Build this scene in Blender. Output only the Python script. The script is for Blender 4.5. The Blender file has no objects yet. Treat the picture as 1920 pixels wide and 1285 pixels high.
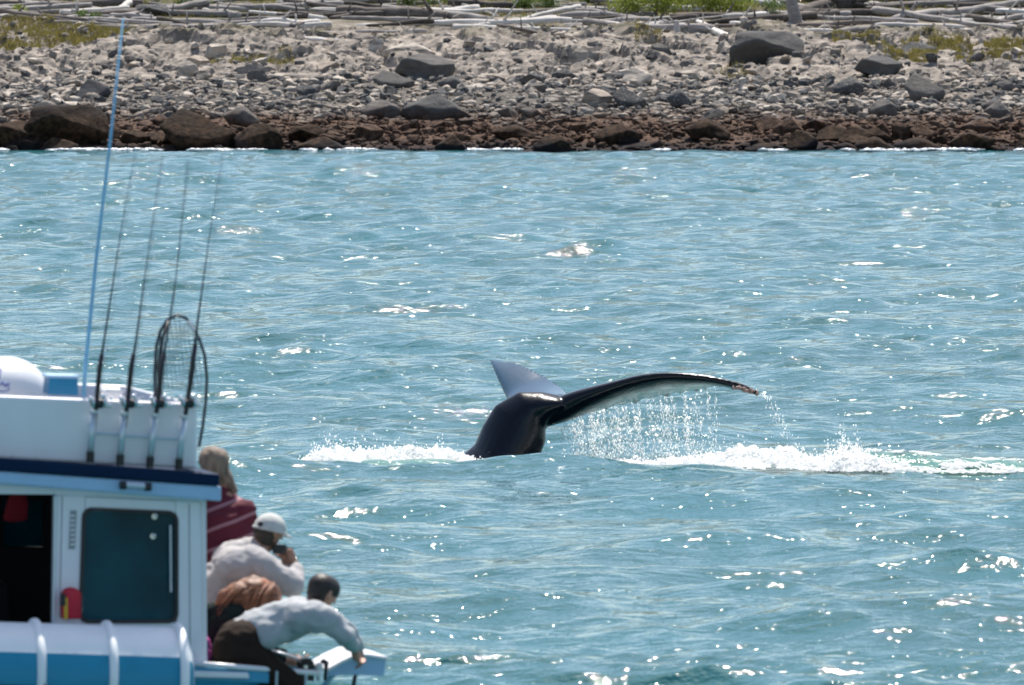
import bpy, bmesh, math, random
import numpy as np
from mathutils import Vector, Matrix, noise as mnoise
from mathutils.kdtree import KDTree

random.seed(7)
rng = np.random.default_rng(7)
scene = bpy.context.scene
COL = scene.collection

# ------------------------------------------------------------------ camera
F_PX = 16270.0                      # focal length in photo pixels (1920 wide)
CAM_H = 5.0
PITCH = math.atan(629.5 / F_PX)
cam = bpy.data.cameras.new("camera")
cam.sensor_width = 36.0
cam.lens = F_PX * 36.0 / 1920.0
cam.clip_start = 1.0
cam.clip_end = 6000.0
cam.dof.use_dof = True
cam.dof.focus_distance = 128.0
cam.dof.aperture_fstop = 8.0
cam_o = bpy.data.objects.new("camera", cam)
cam_o.location = (0, 0, CAM_H)
cam_o.rotation_euler = (math.pi / 2 - PITCH, 0, 0)
COL.objects.link(cam_o)
scene.camera = cam_o

# ------------------------------------------------------------------ light
SUN_EL, SUN_AZ = math.radians(62), math.radians(6)      # azimuth from +Y towards +X
world = bpy.data.worlds.new("World")
scene.world = world
world.use_nodes = True
wn = world.node_tree.nodes
sky = wn.new("ShaderNodeTexSky")
sky.sky_type = 'NISHITA'
sky.sun_disc = False
sky.sun_elevation = SUN_EL
sky.sun_rotation = SUN_AZ
sky.altitude = 0
sky.air_density = 1.1
sky.dust_density = 1.5
sky.ozone_density = 1.0
world.node_tree.links.new(sky.outputs[0], wn["Background"].inputs[0])
wn["Background"].inputs[1].default_value = 0.118
sun = bpy.data.lights.new("sun", 'SUN')
sun.energy = 5.0
sun.angle = math.radians(0.53)
sun.color = (1.0, 0.95, 0.87)
sun_o = bpy.data.objects.new("sun", sun)
d = Vector((math.sin(SUN_AZ) * math.cos(SUN_EL), math.cos(SUN_AZ) * math.cos(SUN_EL), math.sin(SUN_EL)))
sun_o.rotation_euler = d.to_track_quat('Z', 'Y').to_euler()
sun_o.location = (0, 0, 60)
COL.objects.link(sun_o)
vs = scene.view_settings
vs.view_transform = 'Standard'; vs.look = 'None'; vs.gamma = 1.0; vs.exposure = 0.5
vs.use_curve_mapping = False

# ------------------------------------------------------------------ helpers
CP, SP = math.cos(PITCH), math.sin(PITCH)
def P(u, v, Y):
    """the point at distance Y that the photo shows at pixel (u, v)"""
    dx = (u - 960) / F_PX; dy = -(v - 642.5) / F_PX
    fy = CP + dy * SP; fz = -SP + dy * CP
    k = Y / fy
    return Vector((dx * k, Y, CAM_H + fz * k))

def link(o, parent=None, label=None, cat=None, group=None, kind=None):
    COL.objects.link(o)
    if parent is not None:
        o.parent = parent
        o.matrix_parent_inverse = Matrix.Translation(parent.location).inverted() if parent.parent is None else Matrix.Identity(4)
    if label: o['label'] = label
    if cat: o['category'] = cat
    if group: o['group'] = group
    if kind: o['kind'] = kind
    return o

def empty(name, loc, label=None, cat=None, group=None, kind=None):
    o = bpy.data.objects.new(name, None)
    o.location = loc
    o.empty_display_size = 0.2
    return link(o, None, label, cat, group, kind)

def np_mesh(name, V, Fc, mat=None, smooth=True, attr=None):
    """mesh from numpy arrays; Fc is (n,3) or (n,4)"""
    V = np.asarray(V, np.float32); Fc = np.asarray(Fc, np.int32)
    me = bpy.data.meshes.new(name)
    k = Fc.shape[1]; n = len(Fc)
    me.vertices.add(len(V)); me.vertices.foreach_set('co', V.ravel())
    me.loops.add(n * k); me.loops.foreach_set('vertex_index', Fc.ravel())
    me.polygons.add(n)
    me.polygons.foreach_set('loop_start', np.arange(0, n * k, k, dtype=np.int32))
    me.polygons.foreach_set('loop_total', np.full(n, k, np.int32))
    me.polygons.foreach_set('use_smooth', np.full(n, smooth))
    if mat: me.materials.append(mat)
    if attr:
        for an, av in attr.items():
            a = me.attributes.new(an, 'FLOAT', 'POINT')
            a.data.foreach_set('value', np.asarray(av, np.float32))
    me.update(calc_edges=True)
    return me

def mesh_obj(name, me, parent=None, **kw):
    return link(bpy.data.objects.new(name, me), parent, **kw)

class MB:
    """collects shapes, becomes ONE mesh object"""
    def __init__(s): s.v = []; s.f = []
    def add(s, V, Fc):
        b = len(s.v); s.v += [tuple(p) for p in V]; s.f += [tuple(i + b for i in f) for f in Fc]; return s
    def hexa(s, a, b, c, d_, off):
        """quad a,b,c,d (counter-clockwise seen from the camera) extruded by off"""
        off = Vector(off); q = [Vector(p) for p in (a, b, c, d_)]
        V = q + [p + off for p in q]
        return s.add(V, [(0, 1, 2, 3), (7, 6, 5, 4), (0, 4, 5, 1), (1, 5, 6, 2), (2, 6, 7, 3), (3, 7, 4, 0)])
    def prism(s, pts, off):
        off = Vector(off); n = len(pts); q = [Vector(p) for p in pts]
        V = q + [p + off for p in q]
        return s.add(V, [tuple(range(n)), tuple(range(2 * n - 1, n - 1, -1))] + [(i, i + n, (i + 1) % n + n, (i + 1) % n) for i in range(n)])
    def tube(s, pts, radii, n=10, closed=False, cap=True):
        pts = [Vector(p) for p in pts]; m = len(pts)
        if not hasattr(radii, '__len__'): radii = [radii] * m
        V = []; up = None
        for i, p in enumerate(pts):
            if closed: t = pts[(i + 1) % m] - pts[i - 1]
            else: t = pts[min(i + 1, m - 1)] - pts[max(i - 1, 0)]
            t.normalize()
            if up is None:
                up = Vector((0, 0, 1)) if abs(t.z) < .9 else Vector((0, 1, 0))
            a = t.cross(up).normalized(); b = a.cross(t).normalized(); up = b
            for k in range(n):
                th = 2 * math.pi * k / n
                V.append(p + a * (math.cos(th) * radii[i]) + b * (math.sin(th) * radii[i]))
        Fc = []
        for i in range(m if closed else m - 1):
            j = (i + 1) % m
            for k in range(n):
                l = (k + 1) % n
                Fc.append((i * n + k, i * n + l, j * n + l, j * n + k))
        if cap and not closed:
            Fc.append(tuple(range(n - 1, -1, -1))); Fc.append(tuple((m - 1) * n + k for k in range(n)))
        return s.add(V, Fc)
    def disc(s, c, axis, r, h, n=16):
        c = Vector(c); axis = Vector(axis).normalized()
        return s.tube([c - axis * h / 2, c + axis * h / 2], r, n)
    def ball(s, c, r, seg=12, rings=8, sc=(1, 1, 1)):
        V = []; Fc = []
        for i in range(rings + 1):
            th = math.pi * i / rings
            for k in range(seg):
                ph = 2 * math.pi * k / seg
                V.append((c[0] + r * sc[0] * math.sin(th) * math.cos(ph), c[1] + r * sc[1] * math.sin(th) * math.sin(ph), c[2] + r * sc[2] * math.cos(th)))
        for i in range(rings):
            for k in range(seg):
                l = (k + 1) % seg
                Fc.append((i * seg + k, (i + 1) * seg + k, (i + 1) * seg + l, i * seg + l))
        return s.add(V, Fc)
    def build(s, name, mat, parent=None, smooth=False, bevel=0, **kw):
        me = bpy.data.meshes.new(name)
        me.from_pydata(s.v, [], s.f)
        bm = bmesh.new(); bm.from_mesh(me)
        bmesh.ops.remove_doubles(bm, verts=bm.verts, dist=1e-6)
        bmesh.ops.recalc_face_normals(bm, faces=bm.faces)
        bm.to_mesh(me); bm.free()
        if mat: me.materials.append(mat)
        for p in me.polygons: p.use_smooth = smooth
        o = mesh_obj(name, me, parent, **kw)
        if bevel:
            b = o.modifiers.new('bevel', 'BEVEL'); b.width = bevel; b.segments = 2; b.limit_method = 'ANGLE'
        return o

# ---- numpy noise
def _h(ix, iy, seed):
    n = (ix * 374761393 + iy * 668265263 + seed * 1442695041) & 0x7fffffff
    n = ((n ^ (n >> 13)) * 1274126177) & 0x7fffffff
    n = (n ^ (n >> 16)) & 0xffff
    return n / 65535.0
def vnoise(x, y, seed=0):
    x = np.asarray(x, float); y = np.asarray(y, float)
    ix = np.floor(x).astype(np.int64); iy = np.floor(y).astype(np.int64)
    fx = x - ix; fy = y - iy
    fx = fx * fx * (3 - 2 * fx); fy = fy * fy * (3 - 2 * fy)
    a = _h(ix, iy, seed); b = _h(ix + 1, iy, seed); c = _h(ix, iy + 1, seed); d2 = _h(ix + 1, iy + 1, seed)
    return (a + (b - a) * fx) * (1 - fy) + (c + (d2 - c) * fx) * fy - 0.5
def fbm(x, y, seed=0, o=4, gain=.5):
    r = 0; a = 1.0
    for i in range(o):
        r = r + a * vnoise(x * 2 ** i + 13.7 * i, y * 2 ** i - 7.1 * i, seed + i); a *= gain
    return r
def sstep(a, b, x):
    t = np.clip((x - a) / (b - a), 0, 1); return t * t * (3 - 2 * t)

# ------------------------------------------------------------------ materials
def new_mat(name):
    m = bpy.data.materials.new(name); m.use_nodes = True
    nt = m.node_tree; return m, nt, nt.nodes["Principled BSDF"]
def setc(bs, c): bs.inputs["Base Color"].default_value = (*c, 1)
def simple(name, c, rough=.5, metal=0, var=.12, scale=9, bump=.0, bscale=60, coord='Object', spec=None, coat=0, aniso=(1, 1, 1)):
    m, nt, bs = new_mat(name); N = nt.nodes; L = nt.links
    tc = N.new("ShaderNodeTexCoord"); mp = N.new("ShaderNodeMapping"); mp.inputs['Scale'].default_value = aniso
    L.new(tc.outputs[coord], mp.inputs[0])
    nz = N.new("ShaderNodeTexNoise"); nz.inputs["Scale"].default_value = scale; nz.inputs["Detail"].default_value = 5
    L.new(mp.outputs[0], nz.inputs["Vector"])
    rp = N.new("ShaderNodeValToRGB")
    rp.color_ramp.elements[0].position = .3; rp.color_ramp.elements[1].position = .7
    rp.color_ramp.elements[0].color = (*[max(0, x * (1 - var)) for x in c], 1)
    rp.color_ramp.elements[1].color = (*[min(1, x * (1 + var)) for x in c], 1)
    L.new(nz.outputs[0], rp.inputs[0]); L.new(rp.outputs[0], bs.inputs["Base Color"])
    bs.inputs["Roughness"].default_value = rough; bs.inputs["Metallic"].default_value = metal
    if spec is not None: bs.inputs["Specular IOR Level"].default_value = spec
    if coat: bs.inputs["Coat Weight"].default_value = coat; bs.inputs["Coat Roughness"].default_value = .1
    if bump:
        n2 = N.new("ShaderNodeTexNoise"); n2.inputs["Scale"].default_value = bscale; n2.inputs["Detail"].default_value = 4
        L.new(mp.outputs[0], n2.inputs["Vector"])
        bp = N.new("ShaderNodeBump"); bp.inputs["Strength"].default_value = .6; bp.inputs["Distance"].default_value = bump
        L.new(n2.outputs[0], bp.inputs["Height"]); L.new(bp.outputs[0], bs.inputs["Normal"])
    return m

# ---- labels by neighbourhood, so that alike things can be told apart
USED = set()
def where_label(u, v, adj, noun, marks, shared, maxd=260):
    ds = sorted(marks, key=lambda m: (m[0] - u) ** 2 + ((m[1] - v) * 2.2) ** 2)[:4]
    for m in ds:
        du, dv = u - m[0], v - m[1]
        if math.hypot(du, dv * 2.2) > maxd: break
        if abs(du) > abs(dv) * 2.2: rel = "left of" if du < 0 else "right of"
        else: rel = "above" if dv < 0 else "below"
        for near in ("just ", "farther "):
            if near == "just " and math.hypot(du, dv * 2.2) > maxd * .45: continue
            if near == "farther " and math.hypot(du, dv * 2.2) < maxd * .3: continue
            l = f"{adj} {noun} {near}{rel} the {m[2]}"
            if l not in USED and len(l.split()) <= 16:
                USED.add(l); return l
    return shared
# ================================================================== WATER
def water_height(X, Y, dy):
    """choppy sea from many random swells and ripples; returns dx, dy, dz"""
    r = np.random.default_rng(11)
    n = 150
    lam = 0.28 * (9.0 / 0.28) ** (np.linspace(0, 1, n) ** 1.15)
    ang = r.normal(math.radians(-105), 0.62, n)        # wind runs towards the camera, a little to the left
    flip = r.random(n) < .12
    ang = ang + np.where(flip, math.pi, 0)
    ph = r.random(n) * 2 * math.pi
    k = 2 * math.pi / lam
    slope = 0.032 * np.where(lam < 1.0, 1.2, 1.0) * np.where(lam > 1.6, .66, 1.0) * np.where(lam > 4, .5, 1.0) * r.uniform(.6, 1.4, n)
    dz = np.zeros_like(X); ddx = np.zeros_like(X); ddy = np.zeros_like(X)
    far = .74 + .85 * sstep(110, 240, Y)
    gust = .8 + .7 * fbm(X / 5.0, Y / 9.0, 91, 3)
    wob = 0.9 * fbm(X / 3.1, Y / 3.7, 55, 2)
    for i in range(n):
        kx = math.cos(ang[i]) * k[i]; ky = math.sin(ang[i]) * k[i]
        w = np.clip(lam[i] / (3.0 * dy) - .6, 0, 1)
        t = (kx * X + ky * Y + ph[i] + wob * min(2.5, k[i] * .35)).astype(np.float32)
        a = slope[i] / k[i] * w
        if lam[i] < 1.6: a = a * gust * far
        dz += a * np.sin(t)
        c = a * np.cos(t) * .75
        ddx += c * kx / k[i]; ddy += c * ky / k[i]
    return ddx, ddy, dz

WY0, WY1 = 52.0, 304.0
rows, cols = 1560, 330
yr = WY0 * (WY1 / WY0) ** np.linspace(0, 1, rows)
yr = np.concatenate([[-3000, -800, -200, 0, 30, 47], yr, [306, 312, 330, 600]])
s = np.linspace(-.5, .5, cols)
SX = s[None, :] * (0.14 * np.maximum(yr, WY0) + 5)[:, None]
outer = [np.full((len(yr), 1), q) for q in (-3000, -600, -120, -45)]
X = np.concatenate(outer + [SX] + [-o for o in outer[::-1]], axis=1)
Y = np.repeat(yr[:, None], X.shape[1], 1)
DY = np.gradient(yr)[:, None] * np.ones_like(X)
ax, ay, az = water_height(X, Y, np.maximum(DY, .06))
fade = (np.abs(X) < 44).astype(float) * sstep(48, 53, Y) * (1 - sstep(303, 306, Y))
shore = 1 - .55 * sstep(285, 301, Y)
# churned water: round the tail and the wake, and a slow hump in front
wc = P(960, 862, 96)
def puff(x0, y0, sx, sy): return np.exp(-((X - x0) / sx) ** 2 - ((Y - y0) / sy) ** 2)
calm = 1 - .75 * np.exp(-((X - wc.x - 1.6) / 5.0) ** 4 - ((Y - 95.6) / 1.9) ** 4)
az = az * calm; ax = ax * calm; ay = ay * calm
az = az + .05 * puff(wc.x - .1, 92.6, 1.6, .9) + .06 * puff(wc.x - .3, 89.3, .7, .35) + .05 * puff(wc.x + 2.6, 92.8, 1.0, .6)
Z = az * fade * shore
X = X + ax * fade * shore; Yd = Y + ay * fade * shore
nr, nc = X.shape
idx = np.arange(nr * nc).reshape(nr, nc)
Fq = np.stack([idx[:-1, :-1], idx[:-1, 1:], idx[1:, 1:], idx[1:, :-1]], -1).reshape(-1, 4)

m_water, nt, bs = new_mat("sea_water"); N = nt.nodes; L = nt.links
geo = N.new("ShaderNodeNewGeometry")
setc(bs, (0.008, 0.10, 0.105))
bs.inputs["Roughness"].default_value = 0.05
bs.inputs["IOR"].default_value = 1.36
def wave_noise(scale, detail, dist, sx=1.0, sy=1.0):
    mp = N.new("ShaderNodeMapping"); mp.inputs['Scale'].default_value = (sx, sy, 1)
    L.new(geo.outputs["Position"], mp.inputs[0])
    nz = N.new("ShaderNodeTexNoise"); nz.inputs["Scale"].default_value = scale; nz.inputs["Detail"].default_value = detail
    nz.inputs["Roughness"].default_value = .55
    L.new(mp.outputs[0], nz.inputs["Vector"]); return nz.outputs[0], dist
prev = None
for o_, dist in (wave_noise(2.8, 4, .095, .7, 1.0), wave_noise(8.0, 3, .015, .8, 1.0)):
    bp = N.new("ShaderNodeBump"); bp.inputs["Strength"].default_value = 1.0; bp.inputs["Distance"].default_value = dist
    L.new(o_, bp.inputs["Height"])
    if prev: L.new(prev, bp.inputs["Normal"])
    prev = bp.outputs[0]
L.new(prev, bs.inputs["Normal"])
# slow variation of the water body's own colour (greener and bluer patches)
nz = N.new("ShaderNodeTexNoise"); nz.inputs["Scale"].default_value = .25; nz.inputs["Detail"].default_value = 3
L.new(geo.outputs["Position"], nz.inputs["Vector"])
rp = N.new("ShaderNodeValToRGB"); L.new(nz.outputs[0], rp.inputs[0])
rp.color_ramp.elements[0].position = .35; rp.color_ramp.elements[1].position = .7
rp.color_ramp.elements[0].color = (0.014, 0.092, 0.097, 1); rp.color_ramp.elements[1].color = (0.020, 0.118, 0.134, 1)
L.new(rp.outputs[0], bs.inputs["Base Color"])
water_me = np_mesh("water", np.stack([X.ravel(), Yd.ravel(), Z.ravel()], 1), Fq, m_water)
mesh_obj("water", water_me, kind='structure')
def wz(x, y):
    a = water_height(np.array([[x]], float), np.array([[y]], float), np.array([[.1]]))
    return float(a[2][0, 0])
# ================================================================== SHORE
ROWV = [330, 283, 255, 230, 205, 170, 140, 110, 80, 60, 30, 0, -60, -300, -900]
ROWY = [296, 301, 303.5, 306, 309, 315, 321, 328, 335, 342, 352, 362, 380, 430, 560]
def Yv(v): return float(np.interp(-v, [-a for a in ROWV], ROWY))
PROF_Y = [200, 285] + ROWY + [900, 2500]
PROF_Z = [-6, -2.4] + [P(960, v, y).z for v, y in zip(ROWV, ROWY)] + [55, 140]
# hand placed swellings of the pale bedrock: u, v (centre), half width px, half depth m, height m
MOUNDS = [(330, 88, 120, 3.0, .55), (480, 92, 70, 2.5, .42), (150, 108, 90, 2.2, .25), (880, 88, 120, 4, .30), (760, 78, 60, 2.5, .3),
          (960, 120, 90, 3, .28), (1130, 112, 130, 3.0, .38), (1200, 78, 90, 2.5, .2), (1570, 108, 110, 3.5, .35), (1430, 66, 60, 2.0, .3),
          (1850, 70, 90, 3, .35), (1650, 120, 80, 2.0, .25), (610, 105, 70, 2.5, .22), (1380, 128, 120, 2.0, .15), (1860, 165, 60, 2.5, .2), (930, 190, 100, 2.2, .28)]
def ground(x, y):
    x = np.asarray(x, float); y = np.asarray(y, float)
    z = np.interp(y, PROF_Y, PROF_Z)
    z = z + .08 * fbm(x / 6, y / 9, 3, 3) * sstep(296, 306, y)
    rock = sstep(317, 323, y) * (1 - sstep(340, 347, y))
    for (u, v, wu, dy, h) in MOUNDS:
        yy = Yv(v); xx = (u - 960) / F_PX * yy
        a = np.exp(-(((x - xx) / (wu / 49.0)) ** 2) ** 1.3 - (((y - yy - .6) / dy) ** 2) ** 1.3)
        z = z + h * a
    # slabs: terraces whose risers face the sea
    def facets(px, py, seed):
        ix = np.floor(px).astype(np.int64); iy = np.floor(py).astype(np.int64); best = np.full(px.shape, 1e9); h = np.zeros(px.shape); b2 = np.full(px.shape, 1e9)
        for ox in (-1, 0, 1):
            for oy in (-1, 0, 1):
                jx = ix + ox; jy = iy + oy; cx = jx + _h(jx, jy, seed); cy = jy + _h(jx, jy, seed + 1)
                d2 = (px - cx) ** 2 + (py - cy) ** 2; hh = _h(jx, jy, seed + 2) - .5 + (px - cx) * (_h(jx, jy, seed + 3) - .5) * .9 + (py - cy) * (_h(jx, jy, seed + 4) - .15) * .8
                b2 = np.where(d2 < best, best, np.minimum(b2, d2)); h = np.where(d2 < best, hh, h); best = np.minimum(best, d2)
        return h - .45 * np.clip(1 - (np.sqrt(b2) - np.sqrt(best)) / .10, 0, 1)
    if x.size > 1000 or True:
        wx = x + .25 * fbm(x / .9, y / .9, 81, 3); wy = y + .25 * fbm(x / .9, y / .9, 85, 3)
        fc = .56 * facets(wx / 2.3 + wy * .12, wy / 2.2, 201) + .24 * facets(wx / .75, wy / .8, 301)
    q = fbm(x / 2.6 + y * .09, y / 3.4 - x * .12, 21, 4)
    t = (q * 7.0); st = np.floor(t) + sstep(.72, 1.0, t - np.floor(t))
    crk = 1 - np.clip(np.abs(fbm(x / 1.7 + y * .25, y / 1.2, 61, 3)) / .05, 0, 1)
    z = z + rock * (.05 * st + .07 * fbm(x / .5, y / .6, 33, 4) - .12 * crk + fc)
    z = z + (1 - rock) * .05 * fbm(x / .7, y / .9, 37, 3) * sstep(300, 304, y)
    z = z + .5 * fbm(x / 12, y / 14, 77, 3) * sstep(362, 400, y)
    return z

gx = np.concatenate([[-3000, -600, -150, -70, -40], np.linspace(-27, 27, 470), [40, 70, 150, 600, 3000]])
gy = np.concatenate([[200, 270, 290], np.linspace(296, 366, 460), np.linspace(370, 450, 20), [560, 900, 2500]])
GX, GY = np.meshgrid(gx, gy)
GZ = ground(GX, GY)
nr, nc = GX.shape
idx = np.arange(nr * nc).reshape(nr, nc)
Fq = np.stack([idx[:-1, :-1], idx[:-1, 1:], idx[1:, 1:], idx[1:, :-1]], -1).reshape(-1, 4)

def rock_material(name, mode):
    """pale weathered stone; brown wrack grows below the tide line (by height), black lichen right at the water"""
    m, nt, bs = new_mat(name); N = nt.nodes; L = nt.links
    geo = N.new("ShaderNodeNewGeometry")
    def nz(scale, det=5, rough=.6, sc=(1, 1, 1)):
        mp = N.new("ShaderNodeMapping"); mp.inputs['Scale'].default_value = sc; L.new(geo.outputs["Position"], mp.inputs[0])
        n = N.new("ShaderNodeTexNoise"); n.inputs["Scale"].default_value = scale; n.inputs["Detail"].default_value = det
        n.inputs["Roughness"].default_value = rough; L.new(mp.outputs[0], n.inputs["Vector"]); return n.outputs[0]
    def ramp(src, a, b, c0=(0, 0, 0), c1=(1, 1, 1)):
        r = N.new("ShaderNodeValToRGB"); L.new(src, r.inputs[0])
        r.color_ramp.elements[0].position = a; r.color_ramp.elements[1].position = b
        r.color_ramp.elements[0].color = (*c0, 1); r.color_ramp.elements[1].color = (*c1, 1); return r.outputs[0]
    def math_(op, a, b):
        n = N.new("ShaderNodeMath"); n.operation = op
        for i, q in enumerate((a, b)):
            if isinstance(q, (int, float)): n.inputs[i].default_value = q
            else: L.new(q, n.inputs[i])
        return n.outputs[0]
    def mix(f, a, b):
        n = N.new("ShaderNodeMix"); n.data_type = 'RGBA'; n.clamp_factor = True
        if isinstance(f, float): n.inputs[0].default_value = f
        else: L.new(f, n.inputs[0])
        for i, q in ((6, a), (7, b)):
            if isinstance(q, tuple): n.inputs[i].default_value = (*q, 1)
            else: L.new(q, n.inputs[i])
        return n.outputs[2]
    if mode == 'object':
        oi = N.new("ShaderNodeObjectInfo"); rnd = oi.outputs["Random"]
    elif mode == 'attr':
        at = N.new("ShaderNodeAttribute"); at.attribute_name = 'tint'; rnd = at.outputs["Fac"]
    elif mode in ('dark', 'wet'): oi = N.new("ShaderNodeObjectInfo"); rnd = oi.outputs["Random"]
    else: rnd = nz(1.3, 3)
    cr = N.new("ShaderNodeValToRGB"); L.new(rnd, cr.inputs[0]); e = cr.color_ramp.elements
    if mode == 'ground':
        e[0].position = .35; e[0].color = (.17, .148, .128, 1); e[1].position = .68; e[1].color = (.44, .375, .31, 1)
    elif mode == 'dark':
        e[0].color = (.06, .066, .074, 1); e[1].color = (.20, .18, .16, 1)
    elif mode == 'wet':
        e[0].color = (.018, .015, .014, 1); e[1].color = (.045, .033, .026, 1)
    else:
        e[0].position = 0; e[0].color = (.05, .055, .06, 1); e[1].position = 1; e[1].color = (.60, .53, .45, 1)
        k = e.new(.32); k.color = (.10, .10, .10, 1); k = e.new(.50); k.color = (.36, .295, .235, 1); k = e.new(.8); k.color = (.44, .38, .32, 1)
    base = mix(ramp(nz(3.0, 6), .42, .62), cr.outputs[0], mix(.45, cr.outputs[0], (.02, .018, .016) if mode == 'wet' else (.08, .078, .075) if mode == 'dark' else (.15, .135, .12)))
    if mode not in ('dark', 'wet'): base = mix(ramp(nz(14, 4), .55, .75), base, mix(.5, base, (.62, .58, .54)))
    base = mix(ramp(nz(1.4, 5, .65, (.5, 1, 4)), .52, .64), base, mix(.75, base, (.012, .011, .012) if mode == 'wet' else (.09, .082, .08)))
    sx = N.new("ShaderNodeSeparateXYZ"); L.new(geo.outputs["Position"], sx.inputs[0])
    h = math_('ADD', sx.outputs[2], math_('MULTIPLY', math_('SUBTRACT', nz(.7, 5), .5), 1.5))
    if mode == 'ground':
        # cobble-zone ground coloured dark for the shaded gaps between stones
        gd = N.new('ShaderNodeMapRange'); L.new(math_('ADD', sx.outputs[2], math_('MULTIPLY', math_('SUBTRACT', nz(.9, 4), .5), .7)), gd.inputs[0])
        gd.inputs[1].default_value = 2.1; gd.inputs[2].default_value = 2.5; gd.inputs[3].default_value = .8; gd.inputs[4].default_value = 0
        base = mix(gd.outputs[0], base, (.075, .068, .06))
    weedc = mix(ramp(nz(5, 4), .4, .65), *(((.02, .013, .009), (.075, .045, .028)) if mode == 'wet' else ((.04, .022, .015), (.135, .08, .052))))
    wf = N.new("ShaderNodeMapRange"); L.new(h, wf.inputs[0]); wf.inputs[1].default_value = .95; wf.inputs[2].default_value = 1.5
    wf.inputs[3].default_value = .93; wf.inputs[4].default_value = 0
    base = mix(wf.outputs[0], base, weedc)
    bf = N.new("ShaderNodeMapRange"); L.new(h, bf.inputs[0]); bf.inputs[1].default_value = .12; bf.inputs[2].default_value = .42
    bf.inputs[3].default_value = .92; bf.inputs[4].default_value = 0
    base = mix(bf.outputs[0], base, (.018, .016, .018))
    if mode == 'ground':
        # thin turf and litter higher up
        gf = N.new("ShaderNodeMapRange"); L.new(math_('ADD', sx.outputs[2], math_('MULTIPLY', math_('SUBTRACT', nz(.5, 5), .5), 2.4)), gf.inputs[0])
        gf.inputs[1].default_value = 3.9; gf.inputs[2].default_value = 4.8
        base = mix(gf.outputs[0], base, mix(ramp(nz(4, 4), .4, .6), (.045, .055, .02), (.13, .105, .065)))
    L.new(base, bs.inputs["Base Color"]); bs.inputs["Roughness"].default_value = .85
    bs.inputs["Specular IOR Level"].default_value = .08
    bp = N.new("ShaderNodeBump"); bp.inputs["Strength"].default_value = .8; bp.inputs["Distance"].default_value = .10 if mode in ("wet", "dark") else .05
    L.new(nz(7, 8, .72), bp.inputs["Height"]); L.new(bp.outputs[0], bs.inputs["Normal"])
    return m
m_ground = rock_material("shore_bedrock", 'ground')
m_rock = rock_material("boulder_stone", 'object')
m_loose = rock_material("loose_stone", 'attr')
m_boulder = rock_material("dark_boulder_stone", 'dark')
m_wet = rock_material("wet_wrack_boulder", 'wet')
mesh_obj("ground", np_mesh("ground", np.stack([GX.ravel(), GY.ravel(), GZ.ravel()], 1), Fq, m_ground, smooth=False), kind='structure')

# ---- rock prototypes
def rock_proto(seed, sub=2, cuts=5, rough=.12, flat=False):
    r = random.Random(seed)
    bm = bmesh.new(); bmesh.ops.create_icosphere(bm, subdivisions=sub, radius=1)
    off = Vector((seed * 3.7, seed * 1.3, 0))
    planes = []
    for _ in range(cuts):
        n = Vector((r.uniform(-1, 1), r.uniform(-1, 1), r.uniform(-.5, 1))).normalized(); planes.append((n, r.uniform(.4, .8)))
    for v in bm.verts:
        p = v.co.copy()
        p = Vector([math.copysign(abs(c) ** .72, c) for c in p])
        for n, k in planes:
            dd = p.dot(n)
            if dd > k: p -= n * (dd - k) * .96
        p *= 1 + rough * mnoise.noise(p * 1.3 + off) + rough * .5 * mnoise.noise(p * 3.1 + off)
        v.co = p
    lo = [min(v.co[i] for v in bm.verts) for i in range(3)]; hi = [max(v.co[i] for v in bm.verts) for i in range(3)]
    for v in bm.verts:
        for i in range(3): v.co[i] = (v.co[i] - lo[i]) / (hi[i] - lo[i]) * 2 - 1
    me = bpy.data.meshes.new("stone"); bm.to_mesh(me); bm.free()
    for p in me.polygons: p.use_smooth = not flat
    return me
big = [rock_proto(100 + i, 4, 10, .14) for i in range(8)]
mid = [rock_proto(200 + i, 3, 9, .14, True) for i in range(10)]
small = [rock_proto(300 + i, 1, 5, .22) for i in range(14)]
for me in big + mid + small: me.materials.append(m_rock)
occupied = []
def boulder(u0, v0, u1, v1, label=None, seed=0, rot=None, name='boulder', sink=.22, cat='boulder', group=None, depth=.8, dark=True):
    Yb = Yv(v1)
    w = (u1 - u0) / F_PX * Yb; h = (v1 - v0) / F_PX * Yb
    dp = w * depth
    c = P((u0 + u1) / 2, v1, Yb + dp * .3)
    me = big[seed % len(big)] if w > .9 else mid[seed % len(mid)]
    o = bpy.data.objects.new(name, me)
    zb = P(0, v1, Yb).z - sink * h
    zt = P(0, v0, Yb + dp * .3).z
    o.scale = (w / 2, dp / 2, (zt - zb) / 2)
    rz = [0, math.pi][seed % 2] if rot is None else rot
    o.rotation_euler = (0, 0, rz)
    o.location = (c.x, Yb + dp * .35, (zt + zb) / 2)
    o.material_slots[0].link = 'OBJECT'; o.material_slots[0].material = m_wet if v1 > 262 else (m_boulder if dark else m_rock)
    occupied.append((c.x, Yb + dp * .35, w * .5, dp * .5))
    return link(o, None, label, cat, group)
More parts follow.
